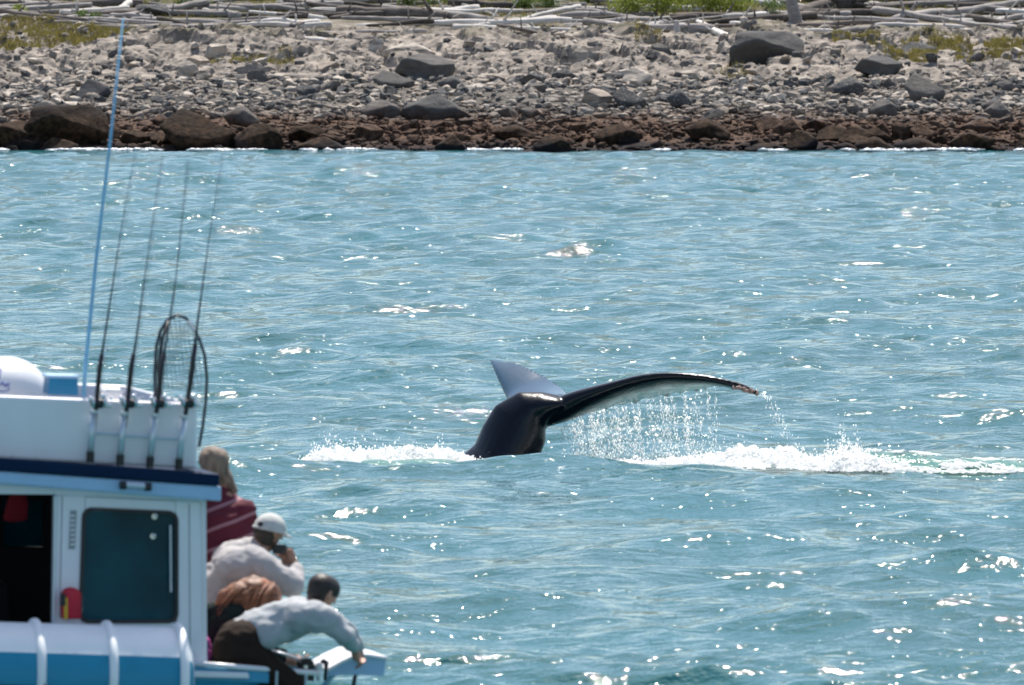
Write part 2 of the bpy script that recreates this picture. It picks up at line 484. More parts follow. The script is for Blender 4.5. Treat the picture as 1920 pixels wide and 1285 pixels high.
B = [
 (45, 196, 205, 278, "broad dark flat-topped boulder at the waterline, on the far left behind the antenna", 1),
 (-20, 226, 98, 280, "low sloping dark boulder at the left edge of the waterline", 2),
 (300, 202, 447, 280, "largest seaweed covered boulder at the waterline, left of the black rock", 3),
 (418, 198, 487, 240, "brown rounded boulder leaning behind the big seaweed covered boulder", 4),
 (438, 231, 532, 284, "black wet boulder right of the big seaweed covered boulder", 5),
 (550, 256, 662, 291, "low black wedge of rock standing in the sea", 6),
 (143, 148, 208, 184, "squarish grey boulder with sunlit top among the cobbles on the left", 7),
 (462, 127, 504, 152, "small dark cube shaped rock below the yellow grass tuft", 8),
 (333, 113, 372, 141, "small dark peaked rock at the foot of the pale outcrop", 9),
 (738, 100, 855, 150, "long black slab of rock tilting up to the right", 10),
 (698, 131, 778, 166, "square grey block under the long black slab", 11),
 (818, 142, 877, 170, "squat grey block right of the long black slab", 12),
 (673, 188, 752, 222, "rounded grey boulder left of the wedge shaped boulder", 13),
 (750, 176, 885, 226, "wedge shaped grey boulder rising to a peak on the right", 14),
 (1163, 125, 1224, 158, "dark humped rock on the pale bedrock shelf", 15),
 (973, 137, 1025, 159, "flat black rock on the pale shelf above the square boulder", 16),
 (980, 155, 1026, 179, "small square brown-grey boulder below the flat black rock", 17),
 (1088, 166, 1148, 201, "pale rounded boulder left of the pair of light boulders", 18),
 (1148, 162, 1212, 204, "pale boulder with a dark undercut lower face", 19),
 (1249, 166, 1298, 203, "upright grey boulder standing alone right of the pale boulders", 20),
 (998, 253, 1072, 290, "black rounded rock at the waterline near the middle", 21),
 (815, 253, 882, 291, "low black rock at the waterline where the surf breaks", 22),
 (933, 198, 976, 222, "brown knob of rock in the weed, left one of two", 23),
 (975, 201, 1016, 223, "brown knob of rock in the weed, right one of two", 24),
 (1365, 58, 1510, 122, "large dark overhanging outcrop below the white logs", 25),
 (1600, 104, 1694, 142, "dark broken ledge left of the grey-blue block", 26),
 (1693, 136, 1772, 190, "big angular grey-blue block with a slanting top", 27),
 (1838, 185, 1892, 214, "rounded brown boulder near the right edge of the beach", 28),
 (1868, 150, 1903, 173, "small grey peaked boulder behind the rounded brown one", 29),
 (1448, 220, 1512, 258, "brown weed covered boulder, upper left of the right-hand weed cluster", 30),
 (1472, 243, 1534, 280, "brown weed covered boulder just above the water, lower one of the cluster", 31),
 (1505, 222, 1560, 247, "flat weed covered boulder between larger ones", 32),
 (1640, 226, 1672, 258, "narrow dark weed covered boulder", 33),
 (1670, 228, 1712, 262, "upright brown weed covered boulder left of the rounded one", 34),
 (1706, 230, 1758, 262, "rounded tan and brown weed covered boulder above the black slab", 35),
 (1672, 257, 1768, 289, "long black slab of rock at the waterline on the right", 36),
 (1395, 268, 1474, 289, "low black rock at the waterline below the brown boulders", 37),
 (1800, 222, 1875, 250, "long low brown boulder in the weed near the right edge", 38),
 (1570, 236, 1640, 268, "broad brown weed covered boulder in the middle of the weed band", 39),
 (600, 150, 640, 172, "small grey boulder beside the cobbles, left of the square block", 40),
 (540, 236, 610, 268, "reddish brown weed covered boulder right of the black wet one", 41),
 (660, 232, 720, 262, "dull brown boulder in the weed left of the middle", 42),
 (1020, 203, 1024, 204, None, 43),
 (1220, 80, 1262, 118, "dark clump of broken rock left of the overhanging outcrop", 44),
 (690, 72, 720, 100, "dark knob of rock on the pale shelf under the logs", 45),
 (720, 78, 820, 106, "smooth pale whaleback of bedrock under the logs", 46),
 (1680, 78, 1760, 104, "pale domed boulder in the grass on the right", 47),
 (1390, 36, 1428, 66, "pale pointed boulder standing above the overhanging outcrop", 48),
 (250, 8, 320, 32, "pale flat boulder between the logs on the upper left", 49),
 (1815, 98, 1845, 116, "small pale boulder lying in the yellow grass on the right", 50),
]
for (u0, v0, u1, v1, lab, sd) in B:
    if lab: boulder(u0, v0, u1, v1, lab, sd, dark=not ('pale' in lab))

xr = random.Random(77)
SMARK = [(125, 238, "broad dark boulder on the far left"), (40, 255, "low sloping boulder at the left edge"), (372, 240, "largest weed covered boulder"), (455, 220, "brown leaning boulder"),
 (485, 258, "black wet boulder"), (605, 273, "black wedge standing in the sea"), (175, 166, "squarish sunlit boulder"), (483, 140, "dark cube shaped rock"), (352, 127, "small dark peaked rock"),
 (795, 125, "long black tilted slab"), (738, 149, "square grey block"), (712, 205, "rounded grey boulder"), (818, 202, "wedge shaped grey boulder"), (1193, 141, "dark humped rock"), (1000, 148, "flat black rock"),
 (1118, 184, "pale rounded boulder"), (1180, 183, "pale undercut boulder"), (1273, 184, "upright grey boulder"), (1035, 271, "black rounded rock"), (848, 272, "low black rock in the surf"),
 (954, 210, "twin brown knobs"), (1437, 90, "dark overhanging outcrop"), (1647, 123, "dark broken ledge"), (1732, 163, "angular grey-blue block"), (1865, 200, "rounded brown boulder on the right"),
 (1480, 240, "weed boulder cluster"), (1732, 246, "tan and brown boulder"), (1720, 273, "long black waterline slab"), (1434, 278, "low black rock on the right"), (575, 252, "reddish brown boulder"),
 (690, 247, "dull brown boulder"), (1605, 252, "broad brown boulder"), (1837, 236, "long low brown boulder"), (470, 120, "yellow grass tuft"), (620, 161, "small grey boulder"), (1885, 161, "small grey peaked boulder")]
XB = []
for i in range(60):
    if i < 26: v1 = xr.uniform(262, 290); w = xr.uniform(34, 90); h = w * xr.uniform(.28, .5)
    elif i < 44: v1 = xr.uniform(205, 258); w = xr.uniform(26, 60); h = w * xr.uniform(.4, .62)
    else: v1 = xr.uniform(84, 200); w = xr.uniform(24, 62); h = w * xr.uniform(.35, .65)
    u = xr.uniform(-10, 1930); XB.append(1)
    k_ = 'black' if i < 26 else 'brown' if i < 44 else 'tan'
    g_ = "black rocks along the waterline" if i < 26 else "brown boulders in the weed" if i < 44 else "tan boulders on the upper beach"
    lb = where_label(u, v1 - h / 2, k_, 'boulder', SMARK, k_ + " boulder among the other rocks of the shore", 230)
    boulder(u - w / 2, v1 - h, u + w / 2, v1, lb, 60 + i, group=g_, dark=i < 44)
# ---- scattered stones: the largest are objects, the rest one heap
def px_of(x, y, z):
    dy = -(z - CAM_H); return 960 + x / y * F_PX, 13 + dy / y * F_PX
cand = []
def scatter(n, y0, y1, smin, smax, power, flat=.62, weed=False):
    for _ in range(n):
        y = random.uniform(y0, y1); x = random.uniform(-.0625 * y - .6, .0625 * y + .6)
        s_ = smin + (smax - smin) * random.random() ** power
        if any(abs(x - ox) < ow * .9 and abs(y - oy) < od for ox, oy, ow, od in occupied): continue
        cand.append((s_, x, y, s_ * random.uniform(.75, 1.25), s_ * random.uniform(.5, 1), s_ * flat * random.uniform(.7, 1.2)))
scatter(1900, 300.6, 305, .10, .42, 2.5)
scatter(1600, 302, 309, .07, .25, 1.6)
scatter(3400, 304, 310, .08, .42, 2.8)
scatter(6200, 308, 319.5, .08, .46, 3.6)
scatter(1100, 318, 327, .08, .42, 3.4)
scatter(700, 320, 330, .10, .42, 3.0)
scatter(1300, 328, 343, .08, .42, 3.2)
scatter(200, 345, 362, .12, .40, 3.0)
cand.sort(key=lambda c: -c[0])
CX = np.array([c[1] for c in cand]); CY = np.array([c[2] for c in cand]); CZ = ground(CX, CY)
def zone(y, x):
    if y < 304.2: return "dark wrack covered stone lying just above the waterline", "dark stones at the waterline"
    if y < 309.5: return "brown weed covered stone in the wrack band below the pale cobbles", "brown stones of the wrack band"
    if y < 321: return "pale grey beach stone among the cobbles below the bedrock", "loose grey stones of the cobble beach"
    return "weathered stone lying on the pale bedrock below the driftwood", "loose stones on the bedrock shelf"
NOBJ = 236
for i in range(NOBJ):
    s_, x, y, a, b, h = cand[i]
    lab, grp = zone(y, x)
    pu, pv = px_of(x, y, CZ[i]); lab = where_label(pu, pv, ('flat' if h < .42 * s_ else 'rounded') + (' dark' if y < 304.2 else ' brown' if y < 309.5 else ' grey'), 'stone', SMARK, lab, 150)
    o = bpy.data.objects.new("stone", mid[i % len(mid)])
    o.scale = (a / 1.6, b / 1.6, h / 1.7)
    o.rotation_euler = (random.uniform(-.3, .3), random.uniform(-.3, .3), random.uniform(0, 6.28))
    o.location = (x, y, CZ[i] + h * .28)
    link(o, None, lab, 'stone', grp)
protoV = []; protoF = []
for me in small:
    v = np.empty(len(me.vertices) * 3, np.float32); me.vertices.foreach_get('co', v); protoV.append(v.reshape(-1, 3))
    protoF.append(np.array([p.vertices[:] for p in me.polygons], np.int32))
AV = []; AF = []; AT = []; base_i = 0
for i in range(NOBJ, len(cand)):
    s_, x, y, a, b, h = cand[i]
    k = i % len(small); v = protoV[k] * np.array([a / 1.7, b / 1.7, h / 1.7])
    t = random.uniform(0, 6.28); ct, st = math.cos(t), math.sin(t); tl = random.uniform(-.35, .35)
    R = np.array([[ct, -st, 0], [st, ct, 0], [0, 0, 1]]) @ np.array([[math.cos(tl), 0, math.sin(tl)], [0, 1, 0], [-math.sin(tl), 0, math.cos(tl)]])
    v = v @ R.T + np.array([x, y, CZ[i] + h * .25])
    AV.append(v); AF.append(protoF[k] + base_i); AT.append(np.full(len(v), random.random())); base_i += len(v)
mesh_obj("pebbles", np_mesh("pebbles", np.concatenate(AV), np.concatenate(AF), m_loose, smooth=False, attr={'tint': np.concatenate(AT)}),
         kind='stuff', label='countless small grey and brown cobbles covering the beach', cat='pebbles')

# ---- driftwood
m_wood = None
def wood(name, c1, c2):
    m, nt, bs = new_mat(name); N = nt.nodes; L = nt.links
    tc = N.new("ShaderNodeTexCoord"); mp = N.new("ShaderNodeMapping"); mp.inputs['Scale'].default_value = (.7, 9, 9)
    L.new(tc.outputs['Object'], mp.inputs[0])
    nz = N.new("ShaderNodeTexNoise"); nz.inputs["Scale"].default_value = 2.2; nz.inputs["Detail"].default_value = 7; nz.inputs["Roughness"].default_value = .7
    L.new(mp.outputs[0], nz.inputs["Vector"])
    rp = N.new("ShaderNodeValToRGB"); L.new(nz.outputs[0], rp.inputs[0])
    rp.color_ramp.elements[0].position = .35; rp.color_ramp.elements[0].color = (*c1, 1)
    rp.color_ramp.elements[1].position = .65; rp.color_ramp.elements[1].color = (*c2, 1)
    oi = N.new("ShaderNodeObjectInfo"); hs = N.new("ShaderNodeHueSaturation"); mr = N.new("ShaderNodeMapRange")
    L.new(oi.outputs["Random"], mr.inputs[0]); mr.inputs[3].default_value = .65; mr.inputs[4].default_value = 1.2
    L.new(mr.outputs[0], hs.inputs["Value"]); L.new(rp.outputs[0], hs.inputs["Color"]); L.new(hs.outputs[0], bs.inputs["Base Color"])
    bs.inputs["Roughness"].default_value = .8; bs.inputs["Specular IOR Level"].default_value = .1
    bp = N.new("ShaderNodeBump"); bp.inputs["Distance"].default_value = .02; bp.inputs["Strength"].default_value = .8
    L.new(nz.outputs[0], bp.inputs["Height"]); L.new(bp.outputs[0], bs.inputs["Normal"])
    return m
m_wg = wood("weathered_grey_wood", (.15, .135, .125), (.45, .41, .38))
m_ww = wood("bleached_white_wood", (.36, .33, .30), (.74, .70, .65))
m_wd = wood("dark_bark_wood", (.05, .043, .038), (.20, .17, .15))
def log(u0, v0, u1, v1, thick, label, mat, group=None, dY=0, stubs=2, upright=False, seed=0, lift=.0):
    """thick: diameter in photo pixels"""
    r = random.Random(int(u0 * 7 + v0 * 13 + seed))
    if upright: Ya = Yb = Yv(v1) + dY
    else: Ya, Yb = Yv(v0 + thick * .4) + dY, Yv(v1 + thick * .4) + dY
    if not upright:
        Ya, Yb = .5 * Ya + .25 * (Ya + Yb), .5 * Yb + .25 * (Ya + Yb)
    a = P(u0, v0, Ya); b = P(u1, v1, Yb); R = 1.35 * thick / F_PX * (Ya + Yb) / 4
    n = 18; pts = []; rad = []
    bend = r.uniform(-.05, .05) * min(1, (b - a).length / 6)
    flip = r.random() < .5
    for i in range(n + 1):
        t = i / n
        p = a.lerp(b, t)
        p += Vector((0, 1, 0)) * bend * math.sin(math.pi * t) * 3 + Vector((0, 0, 1)) * (bend * .5 * math.sin(math.pi * t) + .12 * R * math.sin(t * 9 + seed))
        p.z += mnoise.noise(p * .9) * R * .32
        q = t if flip else 1 - t
        rr = R * (.62 + .42 * q) * (1 + .12 * 1.7 * mnoise.noise(p * 2.3 + Vector((seed, 0, 0))))
        if i in (0, n): rr *= .82
        pts.append(p); rad.append(rr)
    if not upright:
        gz = ground([p.x for p in pts], [p.y for p in pts])
        lift_ = float(np.percentile(gz - np.array([p.z for p in pts]), 60)) + R * .8
        if lift_ > 0:
            for p in pts: p.z += min(lift_, .22)
    mb = MB(); mb.tube(pts, rad, 9)
    org = a.lerp(b, .5)
    for q in range(stubs):
        i = r.randint(2, n - 2); t = Vector((r.uniform(-.8, .8), r.uniform(-.5, .3), r.uniform(.15, .9))).normalized()
        ln = R * r.uniform(2, 4.5)
        mb.tube([pts[i], pts[i] + t * ln * .6, pts[i] + t * ln + Vector((0, 0, .1 * ln))], [rad[i] * .38, rad[i] * .28, rad[i] * .12], 6)
    ang = math.atan2(b.y - a.y, b.x - a.x) if not upright else 0
    slope = math.atan2(b.z - a.z, math.hypot(b.x - a.x, b.y - a.y)) if not upright else math.pi / 2
    M = Matrix.Translation(org) @ Matrix.Rotation(ang, 4, 'Z') @ Matrix.Rotation(-slope, 4, 'Y')
    Mi = M.inverted(); mb.v = [tuple(Mi @ Vector(p)) for p in mb.v]
    o = mb.build("driftwood_log", mat, smooth=True)
    o.matrix_world = M
    o['label'] = label; o['category'] = 'driftwood log'
    if group: o['group'] = group
    return o
LG = [
 (-30, 12, 268, 10, 15, "thick dark driftwood log lying right across the upper left", 'd'),
 (0, 42, 72, 44, 9, "short grey log at the left edge above the grass", 'g'),
 (72, 37, 242, 38, 7, "thin bleached log above the white stump foot on the left", 'w'),
 (108, 48, 300, 54, 8, "grey log running just above the left grass patch", 'g'),
 (-20, 55, 98, 58, 6, "narrow white log bordering the left grass patch", 'w'),
 (78, 49, 168, 61, 5, "thin bleached branch slanting down into the left grass", 'w'),
 (268, 24, 432, 30, 11, "grey log with a sawn left end above the pale outcrop", 'g'),
 (246, 37, 420, 45, 9, "long straight grey log just above the pale outcrop", 'g'),
 (338, 52, 492, 42, 11, "knotty grey log rising to the right over the outcrop", 'g'),
 (398, 63, 640, 80, 10, "long bleached log slanting down right of the outcrop", 'w'),
 (432, 14, 640, 28, 11, "thick pale log in the upper left tangle", 'g'),
 (490, 48, 600, 52, 13, "short thick split log right of the outcrop", 'w'),
 (560, 64, 700, 60, 8, "pale grey log under the split log", 'g'),
 (222, 82, 300, 62, 7, "crooked grey branch lying over the pale outcrop", 'g'),
 (632, 22, 838, 32, 19, "thickest dark grey log left of the first shrubs", 'd'),
 (868, 14, 938, 36, 8, "short grey log slanting down beside the thick dark one", 'g'),
 (640, 36, 830, 42, 9, "grey log directly below the thickest dark one", 'g'),
 (668, 50, 1072, 41, 12, "very long bleached log across the middle", 'w'),
 (636, 61, 800, 60, 7, "thin grey log below the very long bleached one", 'g'),
 (850, 58, 1085, 64, 10, "bleached log lowest in the middle of the tangle", 'w'),
 (920, 24, 1140, 21, 8, "grey log below the low shrubs in the middle", 'g'),
 (1040, 37, 1182, 22, 8, "grey log rising right towards the big green shrub", 'g'),
 (1060, 53, 1175, 47, 9, "pale log right of the very long bleached one", 'g'),
 (1100, 63, 1218, 50, 9, "pale log slanting up to the right below the big shrub", 'w'),
 (1225, 37, 1442, 31, 9, "long white log under the big green shrub", 'w'),
 (1308, 44, 1372, 77, 11, "bright white log slanting down to the dark outcrop", 'w'),
 (1480, 36, 1600, -6, 20, "thick brown root arm slanting up beside the dead stump", 'd'),
 (1460, 58, 1562, 61, 6, "thin white branch left of the long white log on the right", 'w'),
 (1550, 46, 1602, 45, 7, "short white log above the bowed one", 'w'),
 (1565, 64, 1645, 50, 11, "bowed grey log rising from the bedrock on the right", 'g'),
 (1640, 50, 1908, 56, 9, "long white log lying level near the right edge", 'w'),
 (1670, 43, 1940, 6, 15, "thick grey log slanting up to the right edge", 'g'),
 (1600, 22, 1960, -4, 12, "high grey log behind the thick slanting one", 'g'),
 (1760, 36, 1820, 35, 9, "short pale log under the thick slanting one", 'g'),
 (1850, 44, 1960, 30, 10, "grey log at the right edge above the long white one", 'g'),
 (1500, 30, 1690, 26, 14, "dark heavy log behind the dead stump", 'd'),
]
wm = {'g': m_wg, 'w': m_ww, 'd': m_wd}
for i, (u0, v0, u1, v1, th, lab, k) in enumerate(LG):
    log(u0, v0, u1, v1, th, lab, wm[k], seed=i)
for (u, v, w_, h, lab) in ((137, 34, 7, 16, "small white upright stump among the logs on the left"), (762, 72, 8, 18, "white leaning stub of driftwood on the pale shelf"),
                           (1268, 72, 11, 34, "pale upright snag left of the white logs"), (1786, 74, 7, 22, "white forked stub hanging below the long white log")):
    log(u, v - h, u + 2, v, w_, lab, m_ww, upright=True, stubs=1)
rr = random.Random(5)
LMARK = [(137, 25, "white upright stump"), (30, 18, "yellow-green sapling"), (365, 5, "small green tuft"), (140, 10, "thick dark upper left log"), (350, 27, "log with a sawn end"), (735, 27, "thickest dark grey log"),
 (870, 45, "very long bleached log"), (965, 62, "lowest bleached middle log"), (1005, 5, "small green shrub"), (1200, 5, "bright green shrub"), (1325, 8, "wide green shrub"), (1340, 60, "slanting bright white log"),
 (1490, 20, "grey dead stump"), (1585, 15, "dark root wad"), (1775, 53, "long level white log"), (1800, 25, "thick slanting grey log"), (545, 50, "split log"), (285, 20, "pale flat boulder"), (1408, 50, "pale pointed boulder"),
 (120, 75, "left grass patch"), (1800, 105, "right grass patch"), (520, 70, "long slanting bleached log"), (790, 3, "low green shrub")]
for i in range(165):
    u = rr.uniform(-60, 1960); v = rr.uniform(-12, 58); ln = rr.uniform(60, 240)
    dv = rr.gauss(0, 26 if i % 4 == 0 else 11) * min(1, ln / 150)
    th_ = rr.uniform(5, 13); kk = 'ggdwgdw'[i % 7]
    lb = where_label(u, v + dv / 2, ('thin' if th_ < 7 else 'stout') + {'g': ' grey', 'w': ' bleached', 'd': ' dark'}[kk], 'log', LMARK, "grey driftwood log lying in the tangle above the beach", 400)
    log(u - ln / 2, v, u + ln / 2, v + dv, th_, lb, wm[kk],
        group="driftwood tangle above the beach", seed=100 + i, stubs=1)

# dead upright stump with roots
mb = MB(); r = random.Random(3)
b0 = P(1492, 52, Yv(48))
mb.tube([b0 + Vector((0, 0, -.3)), b0 + Vector((-.02, 0, .4)), b0 + Vector((-.15, 0, .9)), b0 + Vector((-.2, .1, 1.9)), b0 + Vector((-.1, .1, 3.2))], [.32, .26, .24, .2, .12], 12)
for k in range(7):
    a = r.uniform(0, 6.28); e = b0 + Vector((math.cos(a) * 1.0, math.sin(a) * .8, -.25))
    mb.tube([b0 + Vector((0, 0, .3)), b0.lerp(e, .5) + Vector((0, 0, .15)), e], [.14, .1, .04], 7)
for k in range(5):
    z = r.uniform(.7, 2.8); a = r.uniform(0, 6.28)
    p = b0 + Vector((-.15, .05, z)); mb.tube([p, p + Vector((math.cos(a) * .5, math.sin(a) * .3, .25)), p + Vector((math.cos(a) * .9, math.sin(a) * .5, .2))], [.06, .04, .015], 6)
mb.build("dead_tree_stump", m_wg, smooth=True, label="grey upright dead stump with splayed roots at the top of the beach", cat='stump')
# root wad
mb = MB(); b0 = P(1585, 22, Yv(24))
for k in range(16):
    a = r.uniform(0, 6.28); l_ = r.uniform(.5, 1.1); e = b0 + Vector((math.cos(a) * l_, r.uniform(-.5, .2), math.sin(a) * l_ * .8 + .3))
    mb.tube([b0 + Vector((0, 0, .3)), b0.lerp(e, .55) + Vector((r.uniform(-.1, .1), 0, .15)), e], [.17, .1, .03], 7)
mb.ball(b0 + Vector((0, 0, .3)), .38, 10, 7)
mb.build("root_wad", m_wd, smooth=True, label="dark upturned root wad right of the grey dead stump", cat='root wad')

# ---- plants
m_leaf = simple("shrub_leaves", (.10, .15, .03), .6, var=.45, scale=3, coord='Object')
m_leafy = simple("yellow_green_leaves", (.22, .26, .04), .6, var=.4, scale=3, coord='Object')
m_grass = simple("yellow_shore_grass", (.20, .17, .045), .75, var=.35, scale=1.2, coord='Object')
for m in (m_leaf, m_leafy, m_grass):
    b_ = m.node_tree.nodes["Principled BSDF"]
    b_.inputs["Transmission Weight"].default_value = 0.0
    tr = m.node_tree.nodes.new("ShaderNodeBsdfTranslucent"); mx = m.node_tree.nodes.new("ShaderNodeMixShader"); mx.inputs[0].default_value = .4
    out = m.node_tree.nodes["Material Output"]; src = b_.inputs["Base Color"].links[0].from_socket
    m.node_tree.links.new(src, tr.inputs[0]); m.node_tree.links.new(b_.outputs[0], mx.inputs[1]); m.node_tree.links.new(tr.outputs[0], mx.inputs[2]); m.node_tree.links.new(mx.outputs[0], out.inputs[0])
m_stem = simple("shrub_stems", (.12, .09, .06), .8)
def shrub(u0, v0, u1, v1, label, mat, n=900, seed=0, leaf=.06):
    r = np.random.default_rng(seed + 50)
    Yb = Yv(v1); a = P(u0, v1, Yb); w = (u1 - u0) / F_PX * Yb; h = (v1 - v0) / F_PX * Yb
    root = empty("shrub", (a.x + w / 2, Yb, a.z), label, 'shrub')
    nb = max(5, int(w * 3)); bl = r.uniform(-.5, .5, (nb, 2)); bh = r.uniform(.55, 1.0, nb)
    which = r.integers(0, nb, n)
    d_ = r.normal(0, 1, (n, 3)); d_ /= np.linalg.norm(d_, axis=1)[:, None]; d_ *= (r.random(n) ** .4)[:, None]
    rad = min(w, h) * .42
    C = np.stack([a.x + w / 2 + bl[which, 0] * w * .85 + d_[:, 0] * rad, Yb + .4 + bl[which, 1] * min(w, 1.6) * .8 + d_[:, 1] * rad,
                  a.z + h * bh[which] * .62 + d_[:, 2] * rad * .8], 1)
    C[:, 2] = np.maximum(C[:, 2], a.z - .05)
    t1 = r.normal(0, 1, (n, 3)); t1 /= np.linalg.norm(t1, axis=1)[:, None]
    t2 = np.cross(t1, r.normal(0, 1, (n, 3))); t2 /= np.linalg.norm(t2, axis=1)[:, None]
    s_ = (leaf * r.uniform(.6, 1.4, n))[:, None]
    V = np.stack([C - t1 * s_, C - t2 * s_ * .45, C + t1 * s_, C + t2 * s_ * .45], 1).reshape(-1, 3)
    Fc = np.arange(n * 4).reshape(n, 4)
    mesh_obj("foliage", np_mesh("foliage", V, Fc, mat, smooth=False), root)
    mb = MB()
    for k in range(nb):
        p = Vector((a.x + w / 2 + bl[k, 0] * w * .85, Yb + .4 + bl[k, 1] * min(w, 1.6) * .8, a.z + h * bh[k] * .6))
        q = Vector((a.x + w / 2 + bl[k, 0] * w * .6, Yb + .4, a.z - .2)); mb.tube([q, q.lerp(p, .5) + Vector((.05, 0, 0)), p], [.025, .018, .008], 5)
    mb.build("stem", m_stem, root)
shrub(1140, -40, 1266, 36, "large bright green shrub right of the middle among the logs", m_leafy, 4200, 1)
shrub(1250, -38, 1408, 33, "wide green shrub joined to the right of the bright one", m_leafy, 4600, 2)
shrub(970, -16, 1040, 22, "small green shrub above the middle logs", m_leaf, 1100, 3)
shrub(745, -24, 850, 16, "low green shrub behind the thickest log", m_leaf, 900, 4)
shrub(330, -12, 400, 18, "small green tuft of shrub between the upper left logs", m_leaf, 700, 5)
shrub(15, 4, 45, 32, "tiny bright yellow-green sapling at the upper left", m_leafy, 320, 6)
shrub(120, 16, 200, 38, "low green plant above the left grass patch", m_leaf, 420, 7, .045)
shrub(1500, -20, 1610, 8, "dark green shrub behind the root wad", m_leaf, 1500, 8)
shrub(1440, -26, 1478, 40, "thin grey-green shrub beside the dead stump", m_leaf, 700, 9, .04)
shrub(-30, -26, 240, 6, "long low hedge of green shrub at the upper left edge", m_leaf, 3000, 10)
shrub(560, -24, 720, 6, "green shrub over the logs left of the middle", m_leaf, 1800, 11)
shrub(1040, -20, 1150, 10, "green shrub left of the large bright one", m_leafy, 1300, 12)
shrub(1640, -30, 1960, -4, "green shrub belt behind the right-hand logs", m_leaf, 2600, 13)
shrub(830, -30, 980, -2, "green shrub behind the middle logs", m_leaf, 1500, 14)

def grass_patch(quads, n, hgt, seed=0):
    r = np.random.default_rng(seed); Vs = []; Fs = []; b = 0
    for (u0, v0, u1, v1, m_) in quads:
        u = r.uniform(u0, u1, m_); v = r.uniform(v0, v1, m_)
        keep = vnoise(u / 30, v / 7, 5) + .5 * vnoise(u / 8, v / 4, 6) > -.2
        u = u[keep]; v = v[keep]
        y = np.interp(-v, [-a for a in ROWV], ROWY); x = (u - 960) / F_PX * y; z = ground(x, y)
        h = hgt * r.uniform(.5, 1.3, len(u)); l = r.normal(0, .35, (len(u), 2)) * h[:, None]; w = .012 + .012 * r.random(len(u)); th = r.uniform(0, 3.14, len(u))
        Bx = np.cos(th) * w; By = np.sin(th) * w
        V = np.stack([np.stack([x - Bx, y - By, z - .03], 1), np.stack([x + Bx, y + By, z - .03], 1), np.stack([x + l[:, 0], y + l[:, 1], z + h], 1)], 1).reshape(-1, 3)
        Vs.append(V); Fs.append(np.arange(len(V)).reshape(-1, 3) + b); b += len(V)
    return np.concatenate(Vs), np.concatenate(Fs)
V, Fc = grass_patch([(-40, 62, 235, 92, 17000), (-40, 86, 80, 100, 1500), (235, 66, 290, 84, 900), (395, 110, 550, 130, 3200), (1560, 74, 1650, 96, 4500),
                     (1640, 92, 1960, 118, 15000), (1690, 80, 1790, 98, 1500), (1190, 76, 1240, 92, 900), (1335, 128, 1400, 140, 300), (1000, 60, 1300, 66, 500), (0, -14, 1960, 34, 16000)], 0, .2, 3)
mesh_obj("grass", np_mesh("grass", V, Fc, m_grass, smooth=False), kind='stuff', label='yellow-green shore grass growing in patches between rocks and logs', cat='grass')

# ---- surf on the stones: broken white water
m_foam, nt, bs = new_mat("white_foam"); N = nt.nodes; L = nt.links
setc(bs, (.93, .94, .94)); bs.inputs["Roughness"].default_value = .35
bs.inputs["Subsurface Weight"].default_value = .0
g_ = N.new("ShaderNodeNewGeometry"); n_ = N.new("ShaderNodeTexNoise"); n_.inputs["Scale"].default_value = 28; n_.inputs["Detail"].default_value = 6
L.new(g_.outputs["Position"], n_.inputs["Vector"]); b_ = N.new("ShaderNodeBump"); b_.inputs["Distance"].default_value = .03
L.new(n_.outputs[0], b_.inputs["Height"]); L.new(b_.outputs[0], bs.inputs["Normal"])
tr = N.new("ShaderNodeBsdfTranslucent"); tr.inputs[0].default_value = (.85, .9, .9, 1); mx = N.new("ShaderNodeMixShader"); mx.inputs[0].default_value = .45
out = N["Material Output"]; L.new(bs.outputs[0], mx.inputs[1]); L.new(tr.outputs[0], mx.inputs[2]); L.new(mx.outputs[0], out.inputs[0])

m_spray, nt, bs = new_mat("white_spray"); setc(bs, (.97, .98, .98)); bs.inputs["Roughness"].default_value = .3
bs.inputs["Subsurface Weight"].default_value = 1.0; bs.inputs["Subsurface Radius"].default_value = (1, 1, 1); bs.inputs["Subsurface Scale"].default_value = .05
ico_v = []; ico_f = []
bm = bmesh.new(); bmesh.ops.create_icosphere(bm, subdivisions=1, radius=1); ico_v = np.array([v.co[:] for v in bm.verts]); ico_f = np.array([[v.index for v in f.verts] for f in bm.faces]); bm.free()
oct_v = np.array([(1, 0, 0), (-1, 0, 0), (0, 1, 0), (0, -1, 0), (0, 0, 1), (0, 0, -1)], float)
oct_f = np.array([(0, 2, 4), (2, 1, 4), (1, 3, 4), (3, 0, 4), (2, 0, 5), (1, 2, 5), (3, 1, 5), (0, 3, 5)])
def blobs(C, S, proto=(oct_v, oct_f)):
    """C (n,3) centres, S (n,3) half sizes"""
    pv, pf = proto; n = len(C)
    S = np.asarray(S) * (1 + 0 * C)
    V = C[:, None, :] + pv[None] * S[:, None, :]
    Fc = pf[None] + (np.arange(n) * len(pv))[:, None, None]
    return V.reshape(-1, 3), Fc.reshape(-1, 3)
r = np.random.default_rng(4)
n = 1500; x = r.uniform(-20, 20, n); dens = vnoise(x / 1.3, x * 0, 8) + .5 * vnoise(x / .4, x * 0, 9)
k = dens > -.02; x = x[k]; dens = dens[k]; n = len(x)
C = np.stack([x, 300.3 + r.normal(0, .35, n), .03 + r.uniform(0, .05, n)], 1)
S = np.stack([r.uniform(.05, .30, n), r.uniform(.05, .2, n), r.uniform(.02, .05, n) * (1 + 1.2 * np.clip(dens, 0, 1))], 1)
V, Fc = blobs(C, S, (ico_v, ico_f))
mesh_obj("surf", np_mesh("surf", V, Fc, m_spray), kind='stuff', label='thin line of white surf breaking on the stones', cat='surf')
